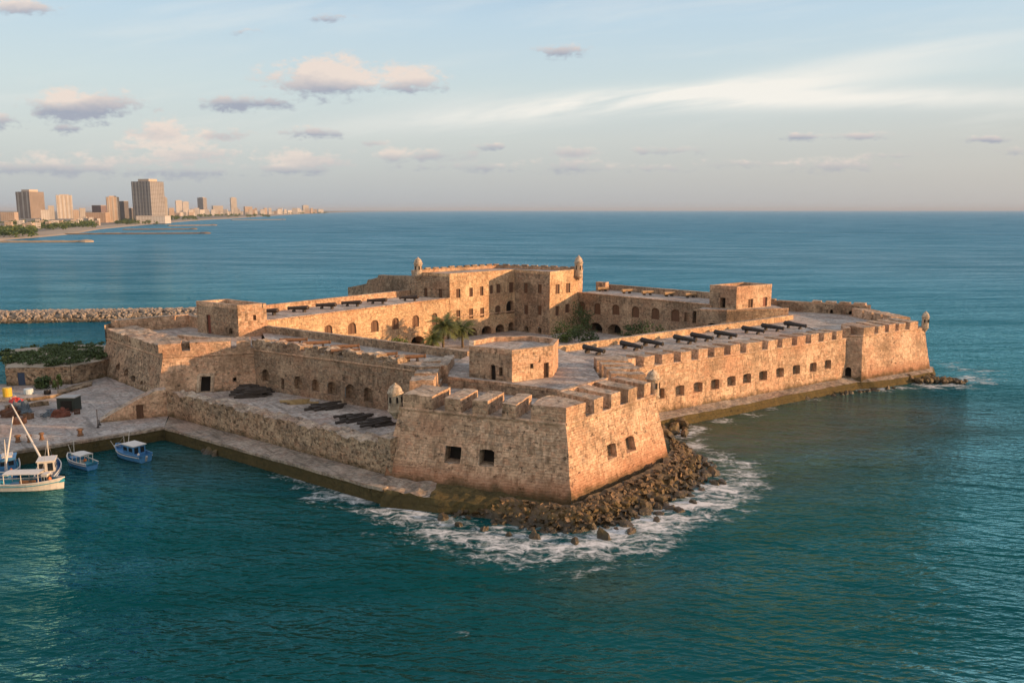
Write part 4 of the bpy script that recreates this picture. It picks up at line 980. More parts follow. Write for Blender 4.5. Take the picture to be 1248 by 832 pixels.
def spar(t, a, b, r, mat, name='mast'):
    mb = MB(); mb.tube([a, Vector(a).lerp(Vector(b), .5), b], [r, r * .85, r * .5], 8); return mb.build(name, mat, t)
def rope(t, a, b, name='rigging', r=.025, sag=.15, mat=None):
    mb = MB(); a, b = Vector(a), Vector(b); mb.tube([a.lerp(b, k / 6) - Vector((0, 0, sag * math.sin(math.pi * k / 6))) for k in range(7)], r, 4); return mb.build(name, mat or GREY, t)
def buoy(t, p, r=.24, mat=None, name='buoy'):
    mb = MB(); mb.lathe((p[0], p[1]), [(.02, p[2] - r), (r * .7, p[2] - r * .7), (r, p[2]), (r * .7, p[2] + r * .7), (.05, p[2] + r), (.05, p[2] + r * 1.3)], 10); return mb.build(name, mat or ORANGEP, t, smooth=True)
b = hull_boat('fishing_boat', 'long white open boat with a flat white awning, side on before the others', None, 0, 9.8, 2.7, .95, WHITE, TEAL, WHITE, TEAL)
canopy(b, -2.3, 2.2, 2.2, .8, 2.35, WHITE, WHITE); cabin(b, 2.3, 3.0, 1.1, .6, 2.0, WHITE, WHITE, .05)
m = MB(); m.box((-.2, 0, .75), (3.2, .7, .3)); m.build('bench', BLUE, b); m = MB(); m.box((.6, -.7, 1.2), (2.0, .12, .5)); m.build('side_cloth', RUST, b)
buoy(b, (3.3, -.5, 1.5)); rope(b, (4.7, 0, 1.7), (2.8, 0, 2.2)); m = MB(); m.tube([(3.9, .2, 1.2), (4.4, .2, 1.5)], .12, 8); m.build('winch', GREY, b)
m = MB(); m.box((-3.6, 0, .75), (1.0, 1.3, .4)); m.build('fish_box', TEAL, b)
finish(b, (*at(32, 594, 0.2).xy, 0.0), R(4))
b = hull_boat('fishing_boat', 'blue and white fishing boat at the left edge with a slanting white boom', None, 0, 8.4, 2.9, 1.15, BLUE, TEAL, WHITE, WHITE)
cabin(b, -2.4, 0.2, 1.9, .8, 2.5, BLUE, BLUE); m = MB(); m.box((-1.1, 0, 2.75), (2.0, 1.3, .25)); m.build('hatch', WHITE, b)
spar(b, (1.2, 0, .8), (.6, 0, 5.4), .09, WHITE); spar(b, (.9, 0, 2.4), (-3.2, 1.0, 7.6), .13, WHITE, 'boom'); rope(b, (.65, 0, 5.3), (3.9, 0, 1.9)); rope(b, (.65, 0, 5.3), (-3.9, 0, 1.4))
buoy(b, (2.4, .6, 1.5)); m = MB(); m.box((2.5, 0, 1.0), (.8, 1.0, .5)); m.build('fish_box', WHITE, b)
finish(b, (*at(10, 578, 0.3).xy, 0.0), R(-62))
b = hull_boat('fishing_boat', 'blue fishing boat with a boxy white wheelhouse and the longest white boom', None, 0, 8.6, 2.9, 1.2, BLUE, BLUE, WHITE, WHITE)
cabin(b, -1.9, .4, 2.0, .8, 2.8, WHITE, WHITE); m = MB(); m.block([(.5, -.9), (2.4, -.8), (2.4, .8), (.5, .9)], .8, 1.9, 0, 0, zin=1.9); m.build('tarpaulin', BLUE, b)
spar(b, (1.0, 0, 1.0), (.9, 0, 5.0), .09, WHITE); rope(b, (.9, 0, 5.0), (4.0, 0, 2.0)); buoy(b, (-2.6, .9, 1.7), .3); buoy(b, (2.9, .3, 1.9), .26, REDP); buoy(b, (3.2, -.2, 2.0), .24, REDP); rope(b, (.9, 0, 5.0), (-3.9, .3, 1.5))
m = MB(); m.box((-3.0, -.2, 1.2), (.7, 1.2, .6)); m.build('fish_box', WHITE, b)
bx = at(60, 579, .3); finish(b, (bx.x, bx.y, 0), R(112))
bt = Vector((math.cos(R(112)), math.sin(R(112)), 0))
p0 = Vector((-.2, .3, 1.6)); pw = Vector(on_y(14, 111.5, 9.3)) - Vector((bx.x, bx.y, 0)); ca, sa_ = math.cos(R(-112)), math.sin(R(-112))
b.rotation_euler = (0, 0, 0)
pl_ = Vector((pw.x * ca - pw.y * sa_, pw.x * sa_ + pw.y * ca, pw.z))
b.location = (0, 0, 0); spar(b, p0, pl_, .16, WHITE, 'boom'); finish(b, (bx.x, bx.y, 0), R(112))
b = hull_boat('fishing_boat', 'small blue boat with a pale awning', None, 0, 6.2, 2.3, .9, BLUE, TEAL, WHITE, WHITE)
b['label'] = 'small blue boat with a pale awning, between the booms and the solitary blue boat'
canopy(b, -1.9, .5, 1.9, .6, 1.95, WHITE, WHITE); m = MB(); m.block([(.6, -.7), (1.8, -.6), (1.8, .6), (.6, .7)], .6, 1.2, 0, 0); m.build('foredeck_box', BLUE, b)
spar(b, (1.5, 0, .8), (1.3, 0, 3.6), .06, WHITE); spar(b, (1.2, .3, .8), (1.9, .5, 3.0), .05, WHITE, 'pole'); buoy(b, (-1.4, 0, 1.1)); rope(b, (1.3, 0, 3.5), (2.9, 0, 1.5)); m = MB(); m.box((-1.0, .3, .85), (.5, .5, .5)); m.build('engine_box', GREY, b)
finish(b, (*at(98, 566, .2).xy, 0), R(146))
b = hull_boat('fishing_boat', 'blue boat with a white roofed cabin, moored alone nearest the outer wall', None, 0, 7.4, 2.8, 1.0, BLUE, BLUE, BLUE, WHITE)
cc = cabin(b, -2.2, .5, 1.9, .6, 2.2, BLUE, WHITE); m = MB(); m.beam((-3.2, 0, 1.5), (-3.2, .01, 1.5001), .1, .1); spar(b, (2.2, -.9, 1.0), (2.9, -1.7, 3.3), .05, WHITE, 'pole'); spar(b, (1.6, 0, 1.0), (1.6, 0, 3.0), .06, WHITE); spar(b, (2.2, .9, 1.0), (2.4, 1.6, 2.6), .05, WHITE, 'pole')
m = MB(); m.beam((2.3, -1.2, 1.75), (2.3, 1.2, 1.75), .12, .12); m.build('bow_rail', WHITE, b); m = MB(); m.tube([(-3.7, 0, .2), (-4.0, 0, .9)], .16, 8); m.build('outboard_motor', GREY, b); rope(b, (1.6, 0, 3.0), (3.4, 0, 1.7)); buoy(b, (-2.9, .6, 1.1), .2, WHITE)
finish(b, (*at(160, 556, .2).xy, 0), R(146))
# ================================================================== YARD CLUTTER
def heap(mb, c, rad, n, seed, m=0):
    rg = random.Random(seed)
    for _ in range(n):
        p = Vector((rg.gauss(0, .5) * rad[0], rg.gauss(0, .5) * rad[1], abs(rg.gauss(0, .45)) * rad[2]))
        q = p + Vector((rg.uniform(-.6, .6), rg.uniform(-.6, .6), rg.uniform(-.25, .25)))
        mb.tube([Vector(c) + p, Vector(c) + (p + q) / 2 + Vector((0, 0, .12)), Vector(c) + q], .09, 5, m)
def mesh_pile(name, label, cat, c, rad, mat, seed):
    n, r_ = 16, 7; mb = MB(); rg = random.Random(seed); off = Vector((seed * 3.7, 0, 0)); idx = []
    for j in range(r_ + 1):
        t_ = j / r_
        for k in range(n):
            a = 2 * math.pi * k / n; p = Vector((math.cos(a) * rad[0] * math.cos(t_ * 1.5), math.sin(a) * rad[1] * math.cos(t_ * 1.5), rad[2] * math.sin(t_ * 1.5)))
            f = 1 + .45 * mnoise.noise(p * 1.4 + off) + .2 * mnoise.noise(p * 3.7 + off); mb.v.append(Vector(c) + Vector((p.x * f, p.y * f, max(0, p.z * f))))
    for j in range(r_):
        for k in range(n):
            mb.f.append((j * n + k, j * n + (k + 1) % n, (j + 1) * n + (k + 1) % n, (j + 1) * n + k)); mb.m.append(0)
    heap(mb, c, rad, 26, seed)
    return tag(mb.build(name, mat), label, cat)
def crate(label, c, s, rz, mat, name='crate', cat='crate'):
    t = thing(name, label, cat, c); mb = MB(); hx, hy, hz = s[0] / 2, s[1] / 2, s[2]
    for k in range(4):
        z = .06 + k * (hz - .06) / 4; h = (hz - .06) / 4 * .72
        for sg in (-1, 1):
            mb.box((c[0], c[1] + sg * hy, c[2] + z + h / 2), (s[0], .06, h)); mb.box((c[0] + sg * hx, c[1], c[2] + z + h / 2), (.06, s[1], h))
    mb.build('side_slats', mat, t)
    for a in (-1, 1):
        for b_ in (-1, 1): mb = MB(); mb.box((c[0] + a * (hx - .05), c[1] + b_ * (hy - .05), c[2] + hz / 2), (.1, .1, hz - .01)); mb.build('corner_post', mat, t)
    mb = MB(); mb.box((c[0], c[1], c[2] + .05), (s[0] - .1, s[1] - .1, .06)); mb.build('floor', mat, t)
    t.rotation_euler = (0, 0, rz); return t
p = gp(22, 509, 2)
mesh_pile('net_heap', 'dark heap of nets and ropes at the left end of the yard clutter', 'nets', gp(12, 507, 2), (1.7, 1.2, 1.3), NET, 1)
mesh_pile('net_heap', 'tall dark brown net heap under the red tarpaulin', 'nets', gp(25, 504, 2), (1.8, 1.4, 2.1), NETB, 2)
mesh_pile('tarpaulin', 'bright red crumpled tarpaulin on top of the tall net heap', 'tarpaulin', (gp(22, 500, 2)[0], gp(22, 500, 2)[1], 3.5), (1.1, .9, .7), REDP, 3)
mesh_pile('net_heap', 'rusty brown net heap in front of the dark container', 'nets', gp(74, 507, 2), (1.6, 1.1, 1.3), plain('rust_red_net', (0.13, 0.045, 0.03), .95, .5, 3), 4)
mesh_pile('net_heap', 'small blue grey net heap left of the rusty one', 'nets', gp(63, 506, 2), (1.1, .9, .9), NETB, 5)
crate('reddish crate of fishing gear in front of the red tarpaulin', gp(24, 516, 2), (1.8, 1.2, 1.0), .3, NET); crate('orange wooden crate right of the red tarpaulin heap', gp(35, 510, 2), (1.2, 1.0, .9), -.2, RUST); crate('small dark crate beside the dark container', gp(94, 504, 2), (.9, .9, .8), .5, NET)
t = thing('container', 'dark green storage container with an open side in the yard', 'container', gp(85, 500, 2)); c = gp(85, 500, 2)
m = MB(); m.block([(c[0] - 1.5, c[1] - 1.1), (c[0] + 1.5, c[1] - 1.1), (c[0] + 1.5, c[1] + 1.1), (c[0] - 1.5, c[1] + 1.1)], 2.02, 4.4, 0, 0); m.build('body', DKGREEN, t)
m = MB(); m.block([(c[0] - 1.65, c[1] - 1.25), (c[0] + 1.65, c[1] - 1.25), (c[0] + 1.65, c[1] + 1.25), (c[0] - 1.65, c[1] + 1.25)], 4.41, 4.55, 0, 0, bottom=True); m.build('roof', GREY, t)
m = MB(); m.box((c[0] + .1, c[1] - 1.12, 3.1), (1.9, .05, 1.7)); m.build('door', BLACK, t)
def drum(label, c, r, h, mat, name='drum'):
    t = thing(name, label, name, c); m = MB(); m.lathe(c, [(r * .95, c[2] + .02), (r, c[2] + .06), (r, c[2] + h * .33), (r * 1.05, c[2] + h * .35), (r, c[2] + h * .38), (r, c[2] + h * .66), (r * 1.05, c[2] + h * .68), (r, c[2] + h * .71), (r, c[2] + h - .04), (r * .95, c[2] + h)], 16); m.build('body', mat, t, smooth=False)
    m = MB(); m.lathe((c[0] + r * .4, c[1]), [(.09, c[2] + h), (.09, c[2] + h + .07)], 8); m.build('cap', GREY, t); return t
drum('yellow upright tank standing on a grey block at the far left', (gp(10, 489, 2)[0], gp(10, 489, 2)[1], 2.9), .75, 1.6, YELLOW, 'tank')
t = thing('concrete_block', 'grey concrete block under the yellow tank', 'block', gp(10, 489, 2)); c = gp(10, 489, 2); m = MB(); m.block([(c[0] - 1, c[1] - .9), (c[0] + 1, c[1] - .9), (c[0] + 1, c[1] + .9), (c[0] - 1, c[1] + .9)], 2.01, 2.89, 0, 0, .5); m.build('body', S_YARD, t, rough=.04)
drum('pale blue tub left of the round bush near the ruined store', gp(35, 480, 2), .8, 1.0, plain('pale_blue_tub', (.45, .55, .6), .6), 'tub')
drum('cream barrel standing behind the dark container', (gp(76, 491, 2)), .45, 1.3, WHITE, 'barrel')
t = drum('dark worn tyre stack at the right end of the low yard wall', gp(58, 480, 2), .6, .7, BLACK, 'tyre stack'); t.name = 'tyre_stack'
for i, (a, b_, w) in enumerate((((6, 499), (60, 493), .7), ((14, 492), (74, 483), .5))):
    m = MB(); A, B = at(*a, 2), at(*b_, 2); n = Vector((-(B - A).y, (B - A).x, 0)).normalized() * w
    m.block([A.xy - n.xy * .5, B.xy - n.xy * .5, B.xy + n.xy * .5, A.xy + n.xy * .5], 1.9, 2.0 + .9 - .3 * i, 0, 1, .7)
    tag(m.build('low_wall', [S_RUBBLE, S_TOP], None, rough=.12, erode=(2.2, 2.9, .3)), ['low broken yard wall nearer the boats, left part of the yard', 'low broken yard wall nearer the ruined store'][i], 'wall')
mb = MB(); mb.block([at(70, 482, 2).xy, at(112, 470, 2).xy, at(112, 466, 2).xy, at(70, 478, 2).xy], 1.9, 2.4, 0, 0, .8); tag(mb.build('rubble_ledge', S_RUBBLE, None, rough=.15), 'low rubble ledge running from the ruined store towards the left bastion', 'ledge')
def bollard(label, c, r=.32):
    m = MB(); m.lathe(c, [(r * 1.1, c[2] - .02), (r * 1.1, c[2] + .12), (r * .8, c[2] + .2), (r * .72, c[2] + .7), (r * 1.15, c[2] + .8), (r * 1.15, c[2] + .98), (r * .5, c[2] + 1.08)], 12)
    return tag(m.build('bollard', RUST), label, 'bollard', 'rusty bollards on the quay')
bollard('rusty orange bollard nearest the left boats', gp(22, 538, 2.1), .38); bollard('dark bollard between the long boom and the small blue boat', gp(51, 535, 2.1), .32)
bollard('dark bollard beside the orange one on the quay edge', gp(36, 538, 2.1), .32); bollard('squat rusty bollard alone on the quay path', gp(98, 530, 2.1), .42)
def post(label, c, h, r=.07, lamp=False):
    t = thing('lamp_post' if lamp else 'post', label, 'post', c); m = MB(); m.tube([c, (c[0], c[1], c[2] + h)], [r, r * .7], 8); m.build('pole', IRON, t)
    m = MB(); m.lathe(c, [(r * 3, c[2] + .01), (r * 3, c[2] + .15), (r * 1.3, c[2] + .3)], 8); m.build('base', IRON, t)
    if lamp: m = MB(); m.box((c[0], c[1], c[2] + h + .1), (.35, .25, .2)); m.build('lamp_head', GREY, t)
post('thin dark post on the quay just left of the sloping wall', gp(119.5, 521, 2), 3.0); post('tall thin pole at the foot of the overgrown ruin', gp(87.5, 468, 2), 5.2, .06, True); post('short rusty mooring stake at the toe of the sloping wall', gp(121, 518, 2), 1.0, .1)
# ================================================================== SEA
FOAM = [  # px, py, radius m, weight
    (325, 566, 3.0, .55), (350, 578, 3.0, .6), (375, 588, 3.5, .7), (405, 600, 4, .8), (440, 608, 4.5, .85), (425, 615, 4, .6), (470, 632, 5, .55), (510, 650, 5, .5), (475, 616, 4.5, .8), (505, 628, 4.5, .9), (530, 640, 5, .9), (565, 655, 5, .85), (600, 661, 5, .95), (640, 664, 5, 1.0), (680, 668, 5.0, .95), (715, 664, 5, 1.0),
    (755, 655, 5, 1.0), (790, 640, 5, 1.0), (820, 628, 5, .95), (850, 615, 5, 1.0), (880, 600, 5.0, 1.0), (900, 588, 5, .8), (895, 572, 5.5, .75), (870, 560, 5, .75), (845, 545, 4.5, .8), (830, 530, 4, .9), (850, 523, 3, .95), (880, 512, 3.0, .8), (910, 503, 3, .75), (935, 496, 3, .7), (960, 489, 3.0, .65),
    (985, 485, 3.0, .75), (1010, 479, 3, .75), (1040, 474, 3, .85), (1070, 473, 3.5, .8), (1100, 472, 3.5, .8), (1130, 470, 4, .85), (1160, 468, 5, .9), (1185, 462, 6, .85), (1190, 452, 6, .7), (1160, 446, 5, .6), (1150, 440, 5, .5), (230, 541, 2.5, .35), (258, 553, 2.2, .55), (920, 560, 5, .45), (940, 575, 5, .4), (700, 690, 5, .5), (770, 672, 5, .5), (640, 685, 5, .45), (565, 776, 1.5, .5), (330, 566, 2.5, .4), (540, 668, 4, .45)]
FP = [(at(x, y, 0).xy, r, w) for x, y, r, w in FOAM]
def foam_at(x, y):
    best = 0.0; p = V2(x, y)
    for q, r, w in FP:
        d = (p - q).length_squared / (r * r)
        if d < 6: best = max(best, w * math.exp(-d * .7))
    return best
BROWN_REFLECTION = [(at(900, 545, 0).xy, 14, .6), (at(870, 525, 0).xy, 22, 1.0), (at(960, 520, 0).xy, 20, .95), (at(1030, 500, 0).xy, 20, .9), (at(930, 560, 0).xy, 16, .5), (at(740, 710, 0).xy, 6, .22), (at(250, 560, 0).xy, 12, .3), (at(880, 545, 0).xy, 14, .7)]  # brown wall reflections, with turbid water, painted into the sea colour
def build_sea():
    xs = [-150 + 1.4 * i for i in range(225)]; ys = [50 + 1.4 * i for i in range(150)]
    nx, ny = len(xs), len(ys); v = [(x, y, 0) for y in ys for x in xs]
    f = [(j * nx + i, j * nx + i + 1, (j + 1) * nx + i + 1, (j + 1) * nx + i) for j in range(ny - 1) for i in range(nx - 1)]
    foam = [foam_at(x, y) for y in ys for x in xs]
    refl = [max(w * math.exp(-((V2(x, y) - q).length / r) ** 2) for q, r, w in BROWN_REFLECTION) for y in ys for x in xs]
    B = 60000; gx = [-B, xs[0], xs[-1], B]; gy = [-2000, ys[0], ys[-1], B]
    for j in range(3):
        for i in range(3):
            if i == 1 and j == 1: continue
            k = len(v); v += [(gx[i], gy[j], 0), (gx[i + 1], gy[j], 0), (gx[i + 1], gy[j + 1], 0), (gx[i], gy[j + 1], 0)]; f.append((k, k + 1, k + 2, k + 3)); foam += [0] * 4; refl += [0] * 4
    me = bpy.data.meshes.new('sea'); me.from_pydata(v, [], f)
    for nm, vals in (('foam', foam), ('brown_reflection', refl)):
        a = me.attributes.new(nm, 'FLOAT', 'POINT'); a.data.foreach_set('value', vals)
    o = bpy.data.objects.new('sea', me); COL.objects.link(o); struct(o)
    m, T, b = new_mat('sea_water')
    pos = T.node('ShaderNodeNewGeometry').outputs['Position']
    dist = T.vmath('LENGTH', pos); dist = dist.node.outputs['Value']
    rot = T.node('ShaderNodeVectorRotate', {'Vector': pos, 'Angle': R(14)}, rotation_type='Z_AXIS').outputs[0]
    st = T.vmath('MULTIPLY', rot, (0.55, 1.0, 1.0))
    far = T.smooth(dist, 250, 1500)
    def ridge(vec, sc, det, pw=1.6):
        n = T.noise(vec, sc, det, 0.5)
        return T.math('POWER', T.math('SUBTRACT', 1.0, T.math('ABSOLUTE', T.math('MULTIPLY_ADD', n, 2.6, -1.3)), clamp=True), pw)
    rot2 = T.node('ShaderNodeVectorRotate', {'Vector': pos, 'Angle': R(-11)}, rotation_type='Z_AXIS').outputs[0]
    wa = T.noise(T.vmath('MULTIPLY', rot, (0.35, 1.0, 1)), 0.07, 3, 0.5)
    wb = ridge(T.vmath('MULTIPLY', rot, (.42, 1.35, 1)), 0.26, 3.0)
    wd = ridge(T.vmath('MULTIPLY', rot2, (.5, 1.35, 1)), 0.60, 2.5)
    wc = T.noise(T.vmath('MULTIPLY', rot, (.6, 1.3, 1)), 1.7, 3, 0.6)
    h = T.math('ADD', T.math('ADD', T.math('ADD', T.math('MULTIPLY', wa, 3.4), T.math('MULTIPLY', wb, .50)), T.math('MULTIPLY', wd, .26)), T.math('MULTIPLY', wc, 0.17))
    bp = T.node('ShaderNodeBump', {'Height': h, 'Strength': 1.0, 'Distance': 1.0})
    bigp = T.noise(pos, 0.012, 4, 0.6)
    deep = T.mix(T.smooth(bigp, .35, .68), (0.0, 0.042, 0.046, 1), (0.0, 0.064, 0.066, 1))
    deep = T.mix(T.smooth(dist, 100, 480), deep, (0.010, 0.115, 0.185, 1))  # distant sky reflection put into the water as a bluer colour
    sa = T.node('ShaderNodeAttribute', attribute_name='brown_reflection').outputs['Fac']
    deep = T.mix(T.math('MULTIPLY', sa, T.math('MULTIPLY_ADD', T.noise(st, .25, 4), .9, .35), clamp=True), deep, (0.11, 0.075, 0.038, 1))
    fa = T.node('ShaderNodeAttribute', attribute_name='foam').outputs['Fac']
    warp = T.node('ShaderNodeTexNoise', {'Vector': pos, 'Scale': .35, 'Detail': 3.0}).outputs['Color']
    fp = T.vmath('ADD', pos, T.vmath('MULTIPLY', warp, (3.2, 3.2, 0)))
    fn = T.math('ADD', T.math('MULTIPLY', T.noise(T.vmath('MULTIPLY', fp, (.45, 1.0, 1)), 0.42, 4, 0.6), .55), T.math('MULTIPLY', T.noise(T.vmath('MULTIPLY', fp, (.7, 1.1, 1)), 1.3, 6, 0.65), .45))
    vor = T.node('ShaderNodeTexVoronoi', {'Vector': fp, 'Scale': .75}, feature='DISTANCE_TO_EDGE').outputs['Distance']
    lace = T.smooth(vor, .16, .0)
    fm = T.math('ADD', T.math('ADD', T.math('MULTIPLY', fa, 0.72), T.math('MULTIPLY', T.math('SUBTRACT', fn, .5), 2.4)), T.math('MULTIPLY', lace, .10))
    fm = T.math('MULTIPLY', T.smooth(fm, 0.38, 0.95), T.smooth(fa, 0.08, 0.42))
    cap = T.math('MULTIPLY', T.smooth(T.noise(T.vmath('MULTIPLY', rot, (.5, 1.4, 1)), .8, 6, .75), .745, .80), T.math('SUBTRACT', 1.0, far))
    fm = T.math('MAXIMUM', fm, T.math('MULTIPLY', cap, .45))
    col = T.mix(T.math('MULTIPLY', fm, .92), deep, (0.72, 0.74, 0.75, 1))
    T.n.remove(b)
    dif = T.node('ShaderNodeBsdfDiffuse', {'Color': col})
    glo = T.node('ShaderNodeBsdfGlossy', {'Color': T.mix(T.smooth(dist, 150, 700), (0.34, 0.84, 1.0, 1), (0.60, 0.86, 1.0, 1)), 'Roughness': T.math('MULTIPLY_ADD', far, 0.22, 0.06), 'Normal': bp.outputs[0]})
    fr = T.node('ShaderNodeFresnel', {'IOR': 1.30, 'Normal': bp.outputs[0]}).outputs[0]
    gust = T.math('ADD', T.noise(T.vmath('MULTIPLY', rot, (.2, 1.0, 1)), 0.030, 6, 0.62), T.noise(T.vmath('MULTIPLY', rot2, (.12, 1.0, 1)), 0.11, 5, 0.6))
    fr = T.math('MULTIPLY', fr, T.math('MAXIMUM', T.math('MULTIPLY_ADD', gust, 2.6, -1.5), 0.15))
    fr = T.math('MULTIPLY', T.math('MULTIPLY', fr, T.math('MULTIPLY_ADD', far, -0.45, 1.0)), T.math('SUBTRACT', 1.0, T.math('MULTIPLY', fm, .9)))
    mx = T.node('ShaderNodeMixShader', {0: fr, 1: dif.outputs[0], 2: glo.outputs[0]})
    T.l.new(mx.outputs[0], T.n['Material Output'].inputs['Surface'])
    me.materials.append(m)
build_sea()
# ================================================================== ROCKS
def rock_mat(name, c1, c2):
    m, T, b = new_mat(name); pos = T.node('ShaderNodeNewGeometry').outputs['Position']; z = T.node('ShaderNodeSeparateXYZ', {0: pos}).outputs[2]
    n = T.noise(pos, .9, 6, .65); n2 = T.noise(pos, 4.0, 4, .7)
    col = T.mix(T.smooth(n, .35, .65), (*c1, 1), (*c2, 1)); f = T.math('MULTIPLY_ADD', n2, 1.4, .3)
    col = T.mix(1.0, col, T.node('ShaderNodeCombineXYZ', {0: f, 1: f, 2: f}).outputs[0], 'MULTIPLY')
    gold = T.math('MULTIPLY', T.math('MULTIPLY', T.smooth(z, 1.9, .7), T.smooth(n, .42, .56)), .65); col = T.mix(gold, col, (0.17, 0.11, 0.02, 1))
    wet = T.smooth(T.math('ADD', z, T.math('MULTIPLY', n, -.8)), .75, -.1); col = T.mix(T.math('MULTIPLY', wet, .8), col, (0.022, 0.02, 0.012, 1))
    T.l.new(col, b.inputs['Base Color']); T.l.new(T.math('MULTIPLY_ADD', wet, -.45, .85), b.inputs['Roughness'])
    bp = T.node('ShaderNodeBump', {'Height': T.math('ADD', n, n2), 'Strength': .8, 'Distance': .18}); T.l.new(bp.outputs[0], b.inputs['Normal'])
    return m
ROCK = rock_mat('shore_rock', (0.13, 0.092, 0.055), (0.055, 0.044, 0.028)); ROCK_L = rock_mat('shore_rock_brown', (0.22, 0.145, 0.085), (0.10, 0.072, 0.042)); ROCK_G = rock_mat('breakwater_rock', (0.34, 0.295, 0.25), (0.20, 0.175, 0.15))
def rock_mesh(seed, sub=2):
    bm = bmesh.new(); bmesh.ops.create_icosphere(bm, subdivisions=sub, radius=1.0); o = Vector((seed * 5.3, seed * 1.7, 0))
    for v in bm.verts:
        d = v.co.normalized(); k = 1 + .42 * mnoise.noise(d * 1.1 + o) + .20 * mnoise.noise(d * 2.7 + o)
        c = mnoise.cell(d * 1.6 + o)
        v.co = d * k * (1 + .10 * c)
    me = bpy.data.meshes.new('rock'); bm.to_mesh(me); bm.free(); return me
RM = [rock_mesh(i) for i in range(9)]
for i, me in enumerate(RM): me.materials.append(ROCK if i % 3 else ROCK_L)
def rock(c, s, label, group, rg):
    o = bpy.data.objects.new('rock', rg.choice(RM)); COL.objects.link(o); o.location = c
    o.rotation_euler = (rg.uniform(0, 6.28), rg.uniform(0, 6.28), rg.uniform(0, 6.28)); o.scale = (s * rg.uniform(.8, 1.3), s * rg.uniform(.8, 1.2), s * rg.uniform(.6, .95))
    o['label'] = label; o['category'] = 'rock'; o['group'] = group; return o
IN = [(455, 588, 2.0), (467, 586, 2.0), (510, 592, 1.8), (560, 598, 1.9), (620, 606, 2.0), (697, 614, 2.2), (740, 596, 2.4), (780, 578, 2.6), (815, 561, 2.6), (824, 546, 2.2), (818, 532, 1.5)]
OUT = [(452, 596, -.6), (470, 606, -.6), (515, 621, -.6), (560, 635, -.6), (625, 649, -.6), (705, 656, -.6), (768, 641, -.6), (822, 618, -.6), (872, 588, -.6), (868, 564, -.6), (836, 541, -.6)]
INP = [at(x, y, z - .2) + Vector((0, 0, -.55)) for x, y, z in IN]; OUTP = [at(x, y, 0) + Vector((0, 0, -.7)) for x, y, _ in OUT]
def lerpl(P, t):
    t = max(0, min(.99999, t)) * (len(P) - 1); i = int(t); return P[i].lerp(P[i + 1], t - i)
def slope(t, r):
    a, b = lerpl(INP, t), lerpl(OUTP, t); return a.lerp(b, r) + Vector((0, 0, .25 * math.sin(math.pi * r) * max(0, t - .3)))
m = MB(); nt, nr = 130, 14
for j in range(nr + 1):
    for i in range(nt + 1):
        r = j / nr; m.v.append(slope(i / nt, r * 1.12 - .12))
for j in range(nr):
    for i in range(nt):
        k = j * (nt + 1) + i; m.f.append((k, k + 1, k + nt + 2, k + nt + 1)); m.m.append(0)
struct(m.build('rocky_shore', ROCK, None, rough=.38, freq=.6))
rg = random.Random(33); LF = 'wet brown boulder in the rocky skirt at the foot of the nearest bastion'; GF = 'boulders at the foot of the nearest bastion'
for k in range(158):
    t = rg.random() ** .75; right = t > .5
    if not right and rg.random() < .35: t = rg.uniform(.5, 1); right = True
    r = rg.uniform(.05, 1.02) if right else rg.uniform(.45, 1.03)
    s = (.26 + .42 * r) * rg.uniform(.7, 1.4) * (1 if right else .62)
    rock(slope(t, r) + Vector((0, 0, s * .1)), s, LF, GF, rg)
rub = MB()
for k in range(1500):
    t = rg.random(); r = rg.random() ** 1.3 * .85
    if t < .45 and rg.random() < .55: continue
    c = slope(t, r); s = rg.uniform(.16, .42); q = Vector((rg.uniform(-1, 1), rg.uniform(-1, 1), rg.uniform(-1, 1))).normalized().to_track_quat('Z', 'Y'); i0 = len(rub.v)
    for v in ((-1, -1, -.8), (1, -.9, -.8), (1.1, 1, -.7), (-.9, 1, -.8), (-.8, -.7, .7), (.8, -.8, .8), (.7, .9, .7), (-.8, .7, .8)):
        rub.v.append(c + (q @ Vector([a * rg.uniform(.7, 1.15) for a in v])) * s)
    for f in ((0, 1, 5, 4), (1, 2, 6, 5), (2, 3, 7, 6), (3, 0, 4, 7), (4, 5, 6, 7)): rub.f.append(tuple(i0 + a for a in f)); rub.m.append(rg.choice((0, 0, 1)))
stuff(rub.build('rubble_stones', [ROCK_L, ROCK]), 'loose small rubble stones between the boulders below the nearest bastion', 'rubble')
for (x, y, s) in ((770, 648, .9), (735, 655, 1.1), (800, 634, .7), (828, 622, .8), (652, 655, .9), (590, 645, .8), (700, 660, .8), (880, 588, 1.0), (868, 578, 1.1), (540, 632, .9), (872, 590, .7), (560, 640, .7), (620, 652, .7), (845, 612, .6)):
    rock(at(x, y, 0) + Vector((0, 0, -.12)), s * .85, 'low boulder standing in the surf around the nearest bastion', 'boulders in the surf', rg)
for k in range(16):
    p = at(rg.uniform(808, 835), rg.uniform(513, 531), .4); rock(p, rg.uniform(.5, 1.1), 'dark boulder between the nearest bastion and the sea quay', 'boulders behind the nearest bastion', rg)
for k in range(86):
    u = rg.random() ** 1.2; x = 1092 + 82 * u; y0 = 463 + 3 * u; p = at(x + rg.uniform(-4, 4), y0 - rg.uniform(0, 10) * (1 - u * .75), .3 + .8 * (1 - u) * rg.random())
    rock(p, rg.uniform(.45, 1.0) * (1 - u * .4), 'dark boulder in the rocky spit below the far right corner bastion', 'boulders at the far right tip', rg)
for k in range(22):
    u = rg.random(); x = 905 + 185 * u; y = 500 - 27 * u ** .8; p = at(x, y, 0); rock(p + Vector((0, 0, -.1)), rg.uniform(.35, .8), 'small dark rock awash along the foot of the sea quay', 'rocks along the sea quay', rg)
for (x, y, s) in ((256, 552, 1.0), (262, 555, .7), (250, 550, .6)): rock(at(x, y, 0), s, 'dark rock awash in the harbour basin beside the quay path', 'rocks in the harbour basin', rg)
